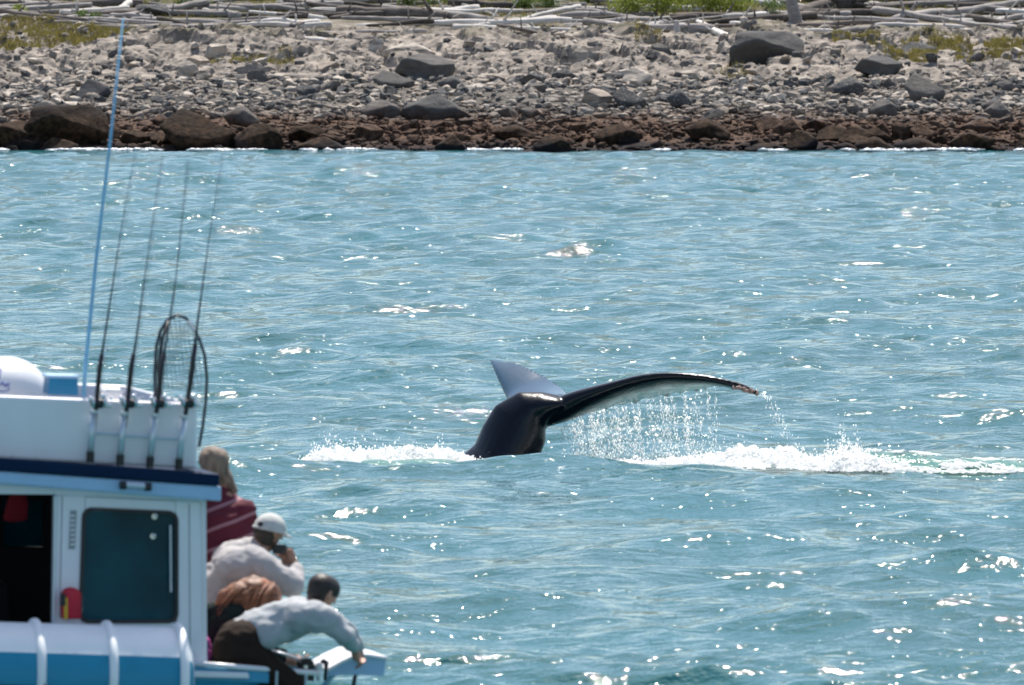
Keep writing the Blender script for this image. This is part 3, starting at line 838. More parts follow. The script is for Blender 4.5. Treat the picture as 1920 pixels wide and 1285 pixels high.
# ================================================================== WHALE TAIL
WY = 96.0
PXM = F_PX / WY
def W(u, v, dy=0.0):
    p = P(u, v, WY); return Vector((p.x, WY + dy, p.z))
def loft(secs, n=28):
    """secs: list of rings (n points each) -> V, F closed with caps"""
    V = [p for s_ in secs for p in s_]; Fc = []
    for i in range(len(secs) - 1):
        for k in range(n):
            l = (k + 1) % n
            Fc.append((i * n + k, i * n + l, (i + 1) * n + l, (i + 1) * n + k))
    Fc.append(tuple(range(n - 1, -1, -1))); Fc.append(tuple((len(secs) - 1) * n + k for k in range(n)))
    return V, Fc
wm_ = MB(); tagV = []      # tagV: (position, pale 0..1, kind)
# peduncle: rings across the tail stock
cs = [(640, 1250, 1.35, 1.3), (760, 1080, 1.05, 1.05), (860, 955, .62, .70), (915, 905, .43, .50), (942, 862, .352, .40), (959, 826, .36, .34), (976, 794, .345, .28), (998, 771, .26, .24), (1022, 762, .17, .24), (1048, 757, .10, .22), (1066, 756, .05, .15)]
C3 = [W(u, v, 0 if i > 3 else -.02 * (4 - i)) for i, (u, v, a, b) in enumerate(cs)]
n = 28; secs = []
for i, (u, v, a, b) in enumerate(cs):
    t = (C3[min(i + 1, len(cs) - 1)] - C3[max(i - 1, 0)]).normalized()
    side = Vector((0, 1, 0)); nrm = side.cross(t).normalized()       # in the picture plane
    if nrm.z < 0: nrm = -nrm
    ring = []
    for k in range(n):
        th = 2 * math.pi * k / n
        ca, sa = math.cos(th), math.sin(th)
        # keeled back: the dorsal side is narrower
        wdt = b * (1 - .35 * max(0, sa) ** 2 * (1 if i > 2 else 0))
        ring.append(C3[i] + side * (ca * wdt) + nrm * (sa * a))
    secs.append(ring)
V, Fc = loft(secs, n); wm_.add(V, Fc)
for ring in secs:
    for p in ring: tagV.append((p, 0.0))
def fluke(S, up=Vector((0, 0, 1)), ragged=True):
    """S: sections (leading edge point, trailing edge point, half thickness, pale)"""
    n = 28; secs = []
    for i, (Lp, Tp, r_, pale) in enumerate(S):
        chord = Tp - Lp; c = chord.length; cd = chord.normalized()
        span = (S[min(i + 1, len(S) - 1)][0] - S[max(i - 1, 0)][0]).normalized()
        nn = cd.cross(span).normalized()
        if nn.dot(up) < 0: nn = -nn
        ring = []
        for k in range(n):
            th = 2 * math.pi * k / n
            x = (1 - math.cos(th)) / 2
            yt = 2.75 * (1.2 * math.sqrt(max(x, 1e-6)) - .95 * x - .25 * x ** 3) * (1 if math.sin(th) > 0 else -1) * r_ if 0 < x < 1 else 0
            q = Lp + cd * (x * c) + nn * yt
            if x > .93 and 3 < i < len(S) - 3 and ragged:                                     # ragged trailing edge
                q += Vector((0, .03 * math.sin(i * 5.1), .035 * math.sin(i * 3.7 + 1)))
            ring.append(q)
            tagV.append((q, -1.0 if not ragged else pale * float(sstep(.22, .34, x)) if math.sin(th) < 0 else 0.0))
        secs.append(ring)
    return loft(secs, n)
def densify(S, m=4):
    out = []
    for i in range(len(S) - 1):
        for j in range(m):
            t = j / m
            # Catmull-Rom
            s0 = S[max(i - 1, 0)]; s1 = S[i]; s2 = S[i + 1]; s3 = S[min(i + 2, len(S) - 1)]
            def cr(a, b, c, d_): return 0.5 * ((2 * b) + (c - a) * t + (2 * a - 5 * b + 4 * c - d_) * t * t + (3 * b - a - 3 * c + d_) * t ** 3)
            out.append(tuple(cr(s0[k], s1[k], s2[k], s3[k]) for k in range(4)))
    out.append(S[-1]); return out
# right fluke (nearer): leading edge towards us, trailing edge behind and lower
R_ = [(1008, 776, .15, 1042, 778, .35, 0), (1042, 763, .14, 1070, 780, .55, 0), (1068, 750, .13, 1096, 775, .7, 0), (1100, 737, .115, 1128, 770, .85, .45), (1150, 720, .087, 1172, 762, .85, .95), (1200, 706, .075, 1218, 751, .8, 1),
      (1250, 700, .062, 1266, 741, .7, 1), (1300, 702, .052, 1308, 733, .52, 1), (1335, 707, .042, 1341, 724, .36, .7), (1378, 717, .036, 1383, 727, .2, .2), (1400, 726, .034, 1404, 731, .12, 0), (1417, 732, .02, 1418, 735, .05, 0)]
S = densify([(W(a, b, -.10 - .45 * i / 11), W(d_, e, -.10 - .45 * i / 11 + f), r_, float(p)) for i, (a, b, r_, d_, e, f, p) in enumerate(R_)])
V, Fc = fluke(S); wm_.add(V, Fc)
trail = [s_[1] for s_ in S]
# left fluke (farther)
L_ = [(1010, 775, .10, .1, 1068, 745, .45), (985, 770, .085, .45, 1056, 735, .95), (962, 764, .07, .8, 1034, 721, 1.3), (951, 757, .055, 1.1, 1005, 705, 1.5), (939, 735, .045, 1.4, 972, 693, 1.75), (927, 710, .03, 1.7, 940, 689, 1.95), (917, 690, .012, 2.05, 919, 688.5, 2.08)]
S2 = densify([(W(a, b, dl), W(u, v, dt), r_, 0.0) for (a, b, r_, dl, u, v, dt) in L_])
V, Fc = fluke(S2, Vector((0, -1, 1)), False); wm_.add(V, Fc)

m_whale, nt, bs = new_mat("wet_whale_skin"); N = nt.nodes; L = nt.links
at = N.new("ShaderNodeAttribute"); at.attribute_name = 'pale'
tc = N.new("ShaderNodeTexCoord")
nz = N.new("ShaderNodeTexNoise"); nz.inputs["Scale"].default_value = 7; nz.inputs["Detail"].default_value = 7; L.new(tc.outputs['Object'], nz.inputs["Vector"])
rp = N.new("ShaderNodeValToRGB"); L.new(nz.outputs[0], rp.inputs[0]); rp.color_ramp.elements[0].position = .36; rp.color_ramp.elements[0].color = (.55, .55, .55, 1); rp.color_ramp.elements[1].position = .6
ml = N.new("ShaderNodeMath"); ml.operation = 'MULTIPLY'; L.new(at.outputs["Fac"], ml.inputs[0]); L.new(rp.outputs[0], ml.inputs[1])
mx = N.new("ShaderNodeMix"); mx.data_type = 'RGBA'; at2 = N.new('ShaderNodeAttribute'); at2.attribute_name = 'sky_sheen'; mxs = N.new('ShaderNodeMix'); mxs.data_type = 'RGBA'; mxs.inputs[6].default_value = (.003, .005, .009, 1); mxs.inputs[7].default_value = (.030, .070, .115, 1); L.new(at2.outputs['Fac'], mxs.inputs[0]); L.new(mxs.outputs[2], mx.inputs[6]); mx.inputs[7].default_value = (.85, .83, .79, 1)
L.new(ml.outputs[0], mx.inputs[0])
# barnacle scars
vo = N.new("ShaderNodeTexVoronoi"); vo.inputs["Scale"].default_value = 8; L.new(tc.outputs['Object'], vo.inputs["Vector"])
r2 = N.new("ShaderNodeValToRGB"); vo.inputs["Randomness"].default_value = 1.0; L.new(vo.outputs["Distance"], r2.inputs[0]); r2.color_ramp.elements[0].position = .02; r2.color_ramp.elements[0].color = (.5, .5, .5, 1); r2.color_ramp.elements[1].position = .055; r2.color_ramp.elements[1].color = (0, 0, 0, 1)
m2 = N.new("ShaderNodeMix"); m2.data_type = 'RGBA'; L.new(r2.outputs[0], m2.inputs[0]); L.new(mx.outputs[2], m2.inputs[6]); m2.inputs[7].default_value = (.28, .27, .25, 1)
L.new(m2.outputs[2], bs.inputs["Base Color"]); bs.inputs["Roughness"].default_value = .18; bs.inputs["IOR"].default_value = 1.38
n2 = N.new("ShaderNodeTexNoise"); n2.inputs["Scale"].default_value = 16; n2.inputs["Detail"].default_value = 4; L.new(tc.outputs['Object'], n2.inputs["Vector"])
bp = N.new("ShaderNodeBump"); bp.inputs["Distance"].default_value = .004; bp.inputs["Strength"].default_value = .7; L.new(n2.outputs[0], bp.inputs["Height"]); L.new(bp.outputs[0], bs.inputs["Normal"])

def remeshed(name, mb, voxel, mat, smooth_iter=3, fac=.5):
    me = bpy.data.meshes.new(name); me.from_pydata(mb.v, [], mb.f)
    bm = bmesh.new(); bm.from_mesh(me); bmesh.ops.recalc_face_normals(bm, faces=bm.faces); bm.to_mesh(me); bm.free()
    o = bpy.data.objects.new("tmp", me); COL.objects.link(o)
    m = o.modifiers.new('r', 'REMESH'); m.mode = 'VOXEL'; m.voxel_size = voxel; m.use_smooth_shade = True
    if smooth_iter:
        s_ = o.modifiers.new('s', 'SMOOTH'); s_.iterations = smooth_iter; s_.factor = fac
    dg = bpy.context.evaluated_depsgraph_get()
    out = bpy.data.meshes.new_from_object(o.evaluated_get(dg)); out.name = name
    bpy.data.objects.remove(o); bpy.data.meshes.remove(me)
    out.materials.clear()
    if mat: out.materials.append(mat)
    for p in out.polygons: p.use_smooth = True
    return out
wme = remeshed("whale", wm_, .018, m_whale, 3, .5)
kd = KDTree(len(tagV))
for i, (p, _) in enumerate(tagV): kd.insert(p, i)
kd.balance()
a = wme.attributes.new('pale', 'FLOAT', 'POINT'); vals = []
for v in wme.vertices:
    tot = 0; ws = 0
    for co, i, dd in kd.find_n(v.co, 3):
        w = 1 / (dd + .01); tot += w * tagV[i][1]; ws += w
    vals.append(tot / ws)
vals = np.array(vals)
a.data.foreach_set('value', np.clip(vals, 0, 1))
a2_ = wme.attributes.new('sky_sheen', 'FLOAT', 'POINT'); a2_.data.foreach_set('value', np.clip(-vals, 0, 1).astype(np.float32))  # sky reflection on the left fluke, put into its colour
o = mesh_obj("whale", wme, label="black humpback whale lifting its tail flukes as it dives", cat="whale")
# barnacles on the tip of the right fluke
m_barn = simple("barnacles", (.30, .20, .17), .8, var=.5, scale=30)
r = np.random.default_rng(2); C = []; 
for i in range(60):
    t = r.random(); p = W(1372 + 46 * t, 721 + 12 * t + r.normal(0, 1.8), -.5 + r.normal(0, .05)); C.append(p[:])
V, Fc = blobs(np.array(C), np.repeat(r.uniform(.010, .024, (60, 1)), 3, 1), (ico_v, ico_f))
mesh_obj("barnacles", np_mesh("barnacles", V, Fc, m_barn), o, kind="stuff", label="reddish barnacles crusting the fluke tip")

# ---- white water round the tail
def foam_bank(name, label, path, seed, n_drop=1200, mat=m_foam, thr=.2, drop=.06):
    """path: list of (u, v_base, height m, half depth m, dY)"""
    us = [q[0] for q in path]
    u = np.arange(us[0], us[-1], 1.6); dd = np.linspace(-1, 1, 34)
    f = lambda k: np.interp(u, us, [q[k] for q in path])
    vb, hh, hd, dY = f(1), f(2), f(3), f(4)
    xs = (u - 960) / F_PX * WY
    Xg = xs[None, :] + 0 * dd[:, None]; Yg = WY + dY[None, :] + dd[:, None] * hd[None, :] * 1.7
    env = (1 - dd[:, None] ** 2) * np.ones_like(Xg)
    nzv = fbm(Xg / .35 + 9, Yg / .4, seed, 4, .62); n3 = np.abs(fbm(Xg / .12, Yg / .14, seed + 9, 3, .6))
    base = 0 * vb - .03
    H = env * (0.7 + nzv * .75 + n3 * .3)
    keep = H > thr
    Zg = base[None, :] + hh[None, :] * H * (1.0 + .25 * fbm(Xg / .10, Yg / .12, seed + 3, 3)) - .02
    Xg = Xg + .04 * vnoise(Xg / .05, Yg / .05, seed + 5)
    nr, nc = Xg.shape; idx = np.arange(nr * nc).reshape(nr, nc)
    kq = keep[:-1, :-1] & keep[1:, 1:] & keep[:-1, 1:] & keep[1:, :-1]
    Fq = np.stack([idx[:-1, :-1], idx[:-1, 1:], idx[1:, 1:], idx[1:, :-1]], -1)[kq]
    me = np_mesh(name, np.stack([Xg.ravel(), Yg.ravel(), Zg.ravel()], 1), Fq, mat)
    mesh_obj(name, me, kind='stuff', label=label, cat='foam')
    r = np.random.default_rng(seed)
    uu = r.uniform(us[0], us[-1], n_drop); hz = np.interp(uu, us, [q[2] for q in path]); bz = 0 * uu - .03
    jets = np.maximum(0, vnoise(uu / 14, uu * 0 + seed, seed) + .15) * 1.6 + .3
    z = bz + hz * (.5 + r.exponential(.26, n_drop) * jets * 1.5)
    C = np.stack([(uu - 960) / F_PX * WY, WY + np.interp(uu, us, [q[4] for q in path]) + r.normal(0, .5, n_drop) * np.interp(uu, us, [q[3] for q in path]), z], 1)
    s_ = r.uniform(.003, .010, (n_drop, 1)) * np.array([[1, 1, 1.6]])
    return C, s_
Cs = []; Ss = []
for args in (
    ("foam", "bank of white foam thrown up left of the whale's tail", [(555, 880, .02, .15, -.7), (590, 880, .15, .5, -.7), (640, 878, .22, .7, -.7), (700, 876, .23, .8, -.7), (760, 876, .22, .8, -.7), (820, 873, .21, .7, -.6), (862, 868, .14, .5, -.5), (905, 866, .03, .2, -.5)], 5),
    ("foam", "low line of white foam under the right fluke", [(1035, 868, .02, .15, -.7), (1080, 872, .07, .3, -1.0), (1140, 874, .11, .4, -1.3), (1220, 876, .10, .40, -1.4), (1270, 876, .14, .45, -1.4), (1330, 876, .21, .5, -1.3), (1400, 880, .20, .55, -1.2), (1470, 884, .19, .6, -1.3), (1530, 890, .17, .5, -1.7), (1560, 890, .2, .4, -2.0)], 12),
    ("foam", "peaked splash of white water at the right end of the foam line", [(1535, 890, .1, .35, -1.9), (1572, 890, .22, .55, -2.0), (1598, 889, .27, .6, -2.0), (1625, 888, .17, .5, -1.9), (1665, 888, .06, .3, -1.8)], 23, 2600)):
    c_, s_ = foam_bank(*args); Cs.append(c_); Ss.append(s_)
# green aerated water in the wake: a smooth low swell
m_green, nt, bs = new_mat("aerated_green_water"); setc(bs, (.07, .19, .155)); bs.inputs["Roughness"].default_value = .12; bs.inputs["IOR"].default_value = 1.33
N = nt.nodes; L = nt.links; g_ = N.new("ShaderNodeNewGeometry"); n_ = N.new("ShaderNodeTexNoise"); n_.inputs["Scale"].default_value = 5; n_.inputs["Detail"].default_value = 4
L.new(g_.outputs["Position"], n_.inputs["Vector"]); b_ = N.new("ShaderNodeBump"); b_.inputs["Distance"].default_value = .08; L.new(n_.outputs[0], b_.inputs["Height"]); L.new(b_.outputs[0], bs.inputs["Normal"])
for (path, sd, lb) in (([(1560, 893, .03, .3, -1.3), (1610, 892, .14, .6, -1.5), (1680, 890, .16, .7, -1.5), (1760, 886, .11, .7, -1.5), (1860, 880, .07, .6, -1.4), (1960, 878, .04, .5, -1.3)], 40, "smooth green aerated swell behind the peaked splash"),
                       ([(555, 887, .02, .3, -1.5), (620, 888, .07, .6, -1.5), (740, 885, .08, .7, -1.5), (850, 878, .05, .5, -1.3), (880, 875, .01, .2, -1.2)], 44, "green aerated water at the foot of the left foam bank")):
    us = [q[0] for q in path]; u = np.arange(us[0], us[-1], 3.0); dd = np.linspace(-1, 1, 20)
    f = lambda k: np.interp(u, us, [q[k] for q in path])
    Xg = ((u - 960) / F_PX * WY)[None, :] + 0 * dd[:, None]; Yg = WY + f(4)[None, :] + dd[:, None] * f(3)[None, :]
    Zg = -.10 + (f(2)[None, :] + .10) * (np.cos(dd * math.pi / 2) ** 1)[:, None] * (.9 + .4 * fbm(Xg / .7, Yg / .7, sd, 3))
    nr, nc = Xg.shape; idx = np.arange(nr * nc).reshape(nr, nc)
    Fq = np.stack([idx[:-1, :-1], idx[:-1, 1:], idx[1:, 1:], idx[1:, :-1]], -1).reshape(-1, 4)
    mesh_obj("swell", np_mesh("swell", np.stack([Xg.ravel(), Yg.ravel(), Zg.ravel()], 1), Fq, m_green), kind='stuff', label=lb, cat='water')
    # lace of foam lying on that swell
    if sd == 40:
        uf = np.arange(us[0] + 20, us[-1] - 2, 1.3); df = np.linspace(-.9, .9, 70)
        Xf = ((uf - 960) / F_PX * WY)[None, :] + 0 * df[:, None]
        Yf = WY + np.interp(uf, us, [q[4] for q in path])[None, :] + df[:, None] * np.interp(uf, us, [q[3] for q in path])[None, :]
        h_ = np.interp(uf, us, [q[2] for q in path])[None, :]
        Zf = -.10 + (h_ + .10) * np.cos(df * math.pi / 2)[:, None] * (.9 + .4 * fbm(Xf / .7, Yf / .7, sd, 3))
        q1 = fbm(Xf / .30, Yf / .22, 71, 4, .65); gate = q1 + .16 * sstep(0, 1, np.abs(df))[:, None] - .13 * np.exp(-((Xf - Xf.min() - .7) / .5) ** 2) > .07
        Zf = Zf + .012 + .05 * np.clip(q1, 0, .4) + .012 * vnoise(Xf / .03, Yf / .04, 5)
        nr, nc = Xf.shape; idx = np.arange(nr * nc).reshape(nr, nc)
        kq = gate[:-1, :-1] & gate[1:, 1:] & gate[:-1, 1:] & gate[1:, :-1]
        Fq = np.stack([idx[:-1, :-1], idx[:-1, 1:], idx[1:, 1:], idx[1:, :-1]], -1)[kq]
        mesh_obj("foam", np_mesh("foam", np.stack([Xf.ravel(), Yf.ravel(), Zf.ravel()], 1), Fq, m_foam), kind='stuff', label="broken lace of foam trailing off to the right of the splash", cat='foam')

# ---- drops: splash spray, the curtain running off the fluke, the tip's own stream
V, Fc = blobs(np.concatenate(Cs), np.concatenate(Ss))
mesh_obj("spray", np_mesh("spray", V, Fc, m_spray), kind='stuff', label="fine droplets thrown up over the foam", cat='spray')
r = np.random.default_rng(9)
T = np.array([p[:] for p in trail]); tu = 960 + T[:, 0] / T[:, 1] * F_PX
streams = []
for k in range(74):
    u0 = 1062 + 285 * (r.random() if k % 3 else .15 + .1 * (k // 3 % 8) + .03 * r.random())
    i = int(np.argmin(abs(tu - u0))); p = T[i] + r.normal(0, .03, 3)
    m = r.integers(18, 60); t = r.random(m) ** .8
    depth = p[2] + .03
    z = p[2] - t * depth; x = p[0] + t * r.normal(.04, .03) + r.normal(0, .006 + .02 * t, m); y = p[1] + r.normal(0, .02, m)
    streams.append(np.stack([x, y, z], 1))
cl = np.concatenate(streams)
loose = np.stack([(1050 + 250 * r.random(800) - 960) / F_PX * WY, WY + r.uniform(-.2, .6, 800), r.beta(1.3, 2.2, 800) * .6], 1)
tip = S[-1][0]; m = 120; t = r.random(m) ** .9
st = np.stack([tip.x + .05 + t * .36 + r.normal(0, .015 + .06 * t, m), tip.y + r.normal(0, .03, m), tip.z - .02 - t ** 1.4 * (tip.z - .1)], 1)
Cd = np.concatenate([cl, loose, st]); nD = len(Cd)
Sd = r.uniform(.0016, .0042, (nD, 1)) * np.stack([np.ones(nD), np.ones(nD), r.uniform(2, 10, nD)], 1)
V, Fc = blobs(Cd, Sd)
mesh_obj("dripping_water", np_mesh("dripping_water", V, Fc, m_spray), kind='stuff', label="curtain of water drops falling from the edge of the fluke", cat='drops')
# ================================================================== BOAT
BY = 54.0
YAW = math.radians(12)
EW = Vector((-math.sin(YAW), math.cos(YAW), 0))      # across the boat, away from us
def Bp(u, v, w=0.0):
    """pixel (u, v) on the boat's near side plane, then w metres across the boat"""
    Y = BY + (u / 301.0) * math.tan(YAW)
    return P(u, v, Y) + EW * w
def Bq(u, v, w=0.0):
    """pixel (u, v) seen at w metres across the boat (stays on the pixel)"""
    Y = BY + (u / 301.0) * math.tan(YAW) + w
    return P(u, v, Y)
M_ = dict(
 white=simple("white_gelcoat", (.88, .86, .88), .35, var=.05, scale=2, coat=.3, aniso=(1.5, 1, .5)),
 navy=simple("navy_paint", (.002, .018, .055), .65, var=.1, spec=.15),
 pale=simple("pale_blue_paint", (.38, .58, .80), .4, var=.04),
 blue=simple("blue_hull_paint", (.02, .30, .50), .35, var=.08, coat=.4),
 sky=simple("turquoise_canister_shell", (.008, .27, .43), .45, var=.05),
 chrome=simple("chrome", (.8, .8, .8), .12, metal=1, var=.03),
 alu=simple("brushed_aluminium", (.60, .66, .72), .35, metal=.5, var=.06),
 black=simple("black_plastic", (.015, .015, .018), .4, var=.2),
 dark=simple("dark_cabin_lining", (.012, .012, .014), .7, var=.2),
 red=simple("red_cloth", (.55, .02, .04), .7, var=.15),
 yellow=simple("yellow_strap", (.65, .42, .03), .6),
 glassy=simple("tinted_window_glass", (.002, .060, .08), .1, var=.5, scale=1.5, spec=.25),  # broad tone variation painted in place of reflections on the glass
 grey=simple("grey_plastic", (.30, .31, .32), .5),
 deck=simple("nonslip_deck", (.55, .57, .58), .8, var=.06),
 rod=simple("dark_graphite_rod", (.012, .03, .05), .3),
 ant=simple("blue_antenna", (.22, .52, .76), .4),
 box=simple("blue_box_paint", (.01, .20, .38), .4),
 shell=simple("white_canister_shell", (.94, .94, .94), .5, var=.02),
 net=simple("net_cord", (.03, .05, .06), .8),
 off=simple("offwhite_dome", (.78, .78, .79), .4, var=.03),
 mark=simple("faded_blue_lettering", (.12, .14, .45), .5),
)
base = P(-200, 1700, 56); boat = empty("boat", (base.x, 55.5, 0), "white and blue tour boat, only its wheelhouse and bow in view at the lower left", "boat")
def quad(name, pts, off, mat, bevel=.006, parent=None, **kw):
    return MB().hexa(*pts, off).build(name, M_[mat], parent or boat, bevel=bevel, **kw)
BEAM = 2.7
def band(name, u0, u1, top0, top1, bot0, bot1, w0, w1, mat, bevel=.01, **kw):
    """long board along the boat; heights given at u=0 and u=400 in pixels"""
    f = lambda u, a, b: a + (b - a) * u / 400.0
    pts = [Bp(u0, f(u0, bot0, bot1), w0), Bp(u1, f(u1, bot0, bot1), w0), Bp(u1, f(u1, top0, top1), w0), Bp(u0, f(u0, top0, top1), w0)]
    return MB().hexa(*pts, EW * (w1 - w0)).build(name, M_[mat], boat, bevel=bevel, **kw)
# flybridge coaming, roof edge, eave
band("flybridge_coaming", -1500, 370, 742, 758, 860, 882, .0, .06, 'white', .02)
band("flybridge_coaming", -1500, 368, 742, 758, 860, 882, BEAM - .1, BEAM - .04, 'white', .02)
# forward end of the coaming
a_, b_ = Bp(362, 758, .062), Bp(362, 880, .062)
MB().hexa(b_, b_ + Vector((.03, 0, 0)), a_ + Vector((.03, 0, 0)), a_, EW * (BEAM - .17)).build("flybridge_front", M_['white'], boat, bevel=.005)
band("roof_edge", -1600, 406, 858, 887, 881, 909, -.12, BEAM + .05, 'navy', .012)
band("roof_eave", -1600, 410, 882, 910, 906, 938, -.10, BEAM + .03, 'pale', .015)
# wheelhouse side in pieces round the openings
def wall(name, q, **kw): return MB().hexa(*[Bp(u, v, .03) for u, v in q], EW * .05).build(name, M_['white'], boat, bevel=.004, **kw)
wall("wall_panel", [(103, 928.3), (381, 941), (381, 907.5 + 29), (103, 907)])
wall("wall_panel", [(98, 1290), (154, 1290), (161, 931), (103, 929)])
wall("wall_panel", [(334, 1290), (381, 1290), (376, 941.5), (331, 939.5)])
wall("wall_panel", [(154, 1290), (334, 1290), (334, 1168), (152, 1168)])
wall("wall_panel", [(-300, 925), (103, 928), (103, 906), (-300, 906)])
wall("wall_panel", [(161.5, 958), (330.5, 963), (330.5, 940), (161.5, 932)])
wall("wall_panel", [(-1500, 1290), (-60, 1290), (-55, 925), (-1500, 900)])
# front of the wheelhouse and the far side with its window openings
fa, fb = Bp(379, 938, .085), Bp(381, 1290, .085)
MB().hexa(fb, fb + Vector((.04, .0, 0)), fa + Vector((.04, 0, 0)), fa, EW * (BEAM - .17)).build("wheelhouse_front", M_['white'], boat)
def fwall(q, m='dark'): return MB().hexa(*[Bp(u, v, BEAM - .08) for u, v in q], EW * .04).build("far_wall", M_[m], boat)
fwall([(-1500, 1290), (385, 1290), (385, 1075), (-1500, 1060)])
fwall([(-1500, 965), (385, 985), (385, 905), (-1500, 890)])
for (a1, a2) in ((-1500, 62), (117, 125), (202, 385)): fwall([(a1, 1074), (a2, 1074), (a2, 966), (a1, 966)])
for (a1, a2) in ((62, 118), (124, 202)): quad("far_window", [Bp(a1, 1073, BEAM - .07), Bp(a2, 1073, BEAM - .07), Bp(a2, 968, BEAM - .07), Bp(a1, 968, BEAM - .07)], EW * .01, 'glassy', 0)
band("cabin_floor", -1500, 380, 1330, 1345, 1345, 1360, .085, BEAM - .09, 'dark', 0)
# rounded window: frame and glass
def rrect(u0, v0, u1, v1, r_, w, n=6, lean=0):
    pts = []
    for cx, cy, a0 in ((u1 - r_, v0 + r_, -90), (u1 - r_, v1 - r_, 0), (u0 + r_, v1 - r_, 90), (u0 + r_, v0 + r_, 180)):
        for k in range(n + 1):
            a = math.radians(a0 + 90 * k / n); uu = cx + r_ * math.cos(a); vv = cy + r_ * math.sin(a)
            t = (vv - v0) / (v1 - v0); uu += lean * (1 - t) * (1 - (uu - u0) / (u1 - u0)) - 2
            vv += (uu - u0) / (u1 - u0) * 8 * (1 - t)
            pts.append(Bp(uu, vv, w))
    return pts
def ring(name, A, Bb, off, mat, parent):
    n = len(A); off = Vector(off); V = A + Bb + [p + off for p in A] + [p + off for p in Bb]; Fc = []
    for k in range(n):
        l = (k + 1) % n
        Fc += [(k, l, n + l, n + k), (2 * n + k, 3 * n + k, 3 * n + l, 2 * n + l), (k, 2 * n + k, 2 * n + l, l), (n + k, n + l, 3 * n + l, 3 * n + k)]
    return MB().add(V, Fc).build(name, M_[mat], parent)
win = ring("window", rrect(150, 951, 338, 1170, 20, .02, lean=7), rrect(157, 957, 332, 1163, 15, .02, lean=7), EW * .045, 'black', boat)
MB().prism(rrect(156, 956, 333, 1164, 15, .045, lean=7), EW * .008).build("pane", M_['glassy'], win)
# rail added in place of a pale reflected strip on the window glass
MB().tube([Bp(319, 985, -.01), Bp(320, 1110, -.01)], .006, 8).build("alu_rail", M_['alu'], boat)
for (u, v) in ((291, 969), (288, 1006)):
    lo_ = MB().disc(Bp(u, v, .03), EW, .018, .02, 14).build("window_glint", M_['chrome'], boat); MB().ball(Bp(u + 2, v - 2, .012), .012, 12, 8).build("glint_knob", M_['chrome'], lo_, smooth=True)  # chrome pieces added to stand in for two glints on the glass
for (u0, v0, u1, v1) in ((118, 931, 113, 1160), (356, 945, 358, 1240)):
    MB().tube([Bp(u0, v0, .028), Bp(u1, v1, .028)], .003, 6).build("panel_seam", M_['grey'], boat)
for k in range(9): MB().disc(Bp(-20 + k * 44, 866 + (-20 + k * 44) * .06 - 12, -.003), EW, .007, .006, 10).build("screw_head", M_['alu'], boat)
quad("door_jamb", [Bp(97, 1290, .02), Bp(104, 1290, .02), Bp(109, 930, .02), Bp(102, 930, .02)], EW * .07, 'alu')
quad("vent_plate", [Bp(130, 1030, .022), Bp(142, 1030, .022), Bp(145, 958, .022), Bp(133, 958, .022)], EW * .007, 'grey', .002)
for k in range(7):
    v_ = 966 + k * 9
    quad("vent_slot", [Bp(133, v_ + 3, .018), Bp(141, v_ + 3, .018), Bp(141.5, v_, .018), Bp(133.5, v_, .018)], EW * .006, 'white', 0)
lt = MB().tube([Bp(222, 907, -.13), Bp(272, 910, -.13)], .02, 12).build("deck_light", M_['alu'], boat)
for (u, v) in ((224, 908), (271, 911)): MB().disc(Bp(u, v, -.13), Bp(300, v, 0) - Bp(200, v, 0), .026, .04).build("end_cap", M_['black'], lt)
# stray lettering on the coaming, too worn to read
for (a1, a2) in ((8, 28), (33, 52), (57, 73)): quad("worn_mark", [Bp(a1, 845, -.002), Bp(a2, 846, -.002), Bp(a2, 839, -.002), Bp(a1, 838, -.002)], EW * .0015, 'pale', 0)
# dome, blue box, antenna
c = Bq(10, 738, .9); r_ = 82 / 301
V = []
dm = MB(); dm.ball(c, r_, 32, 20, (1.0, 1.0, .86)); 
dome = dm.build("radar_dome", M_['off'], boat, smooth=True)
for pts in ([(-2, 684), (5, 690), (3, 705), (-3, 712)], [(-4, 722), (8, 716), (20, 718), (22, 727), (12, 731), (-2, 729)], [(8, 712), (14, 722), (22, 715)]):
    q = []
    for (u, v) in pts:
        dx = (u - 10) / 82; dz = (738 - v) / 82 / .86
        yy = math.sqrt(max(0, 1 - dx * dx - dz * dz))
        q.append(c + Vector((dx * r_, -yy * r_ - .002, dz * r_ * .86)))
    MB().tube(q, .0045, 6).build("emblem", M_['mark'], dome)
quad("dome_base", [Bp(-90, 744, .75), Bp(102, 748, .75), Bp(92, 738, .75), Bp(-80, 736, .75)], EW * .5, 'white', .01)
bx = quad("instrument_box", [Bp(104, 744, .3), Bp(162, 746, .3), Bp(160, 711, .3), Bp(107, 709, .3)], EW * .22, 'box', .008)
quad("lid", [Bp(103, 712.5, .29), Bp(162, 714, .29), Bp(162, 708, .29), Bp(104, 707, .29)], EW * .24, 'pale', .004, parent=bx)
MB().tube([Bq(157, 744, .32), Bq(160, 690, .32), Bq(181, 480, .32), Bq(207, 262, .32), Bq(231, 34, .32)], [.014, .013, .011, .009, .005], 8).build("antenna", M_['ant'], boat, smooth=True)
quad("coaming_locker", [Bp(196, 764, .1), Bp(238, 766, .1), Bp(236, 730, .1), Bp(204, 729, .1)], EW * .3, 'white', .02)
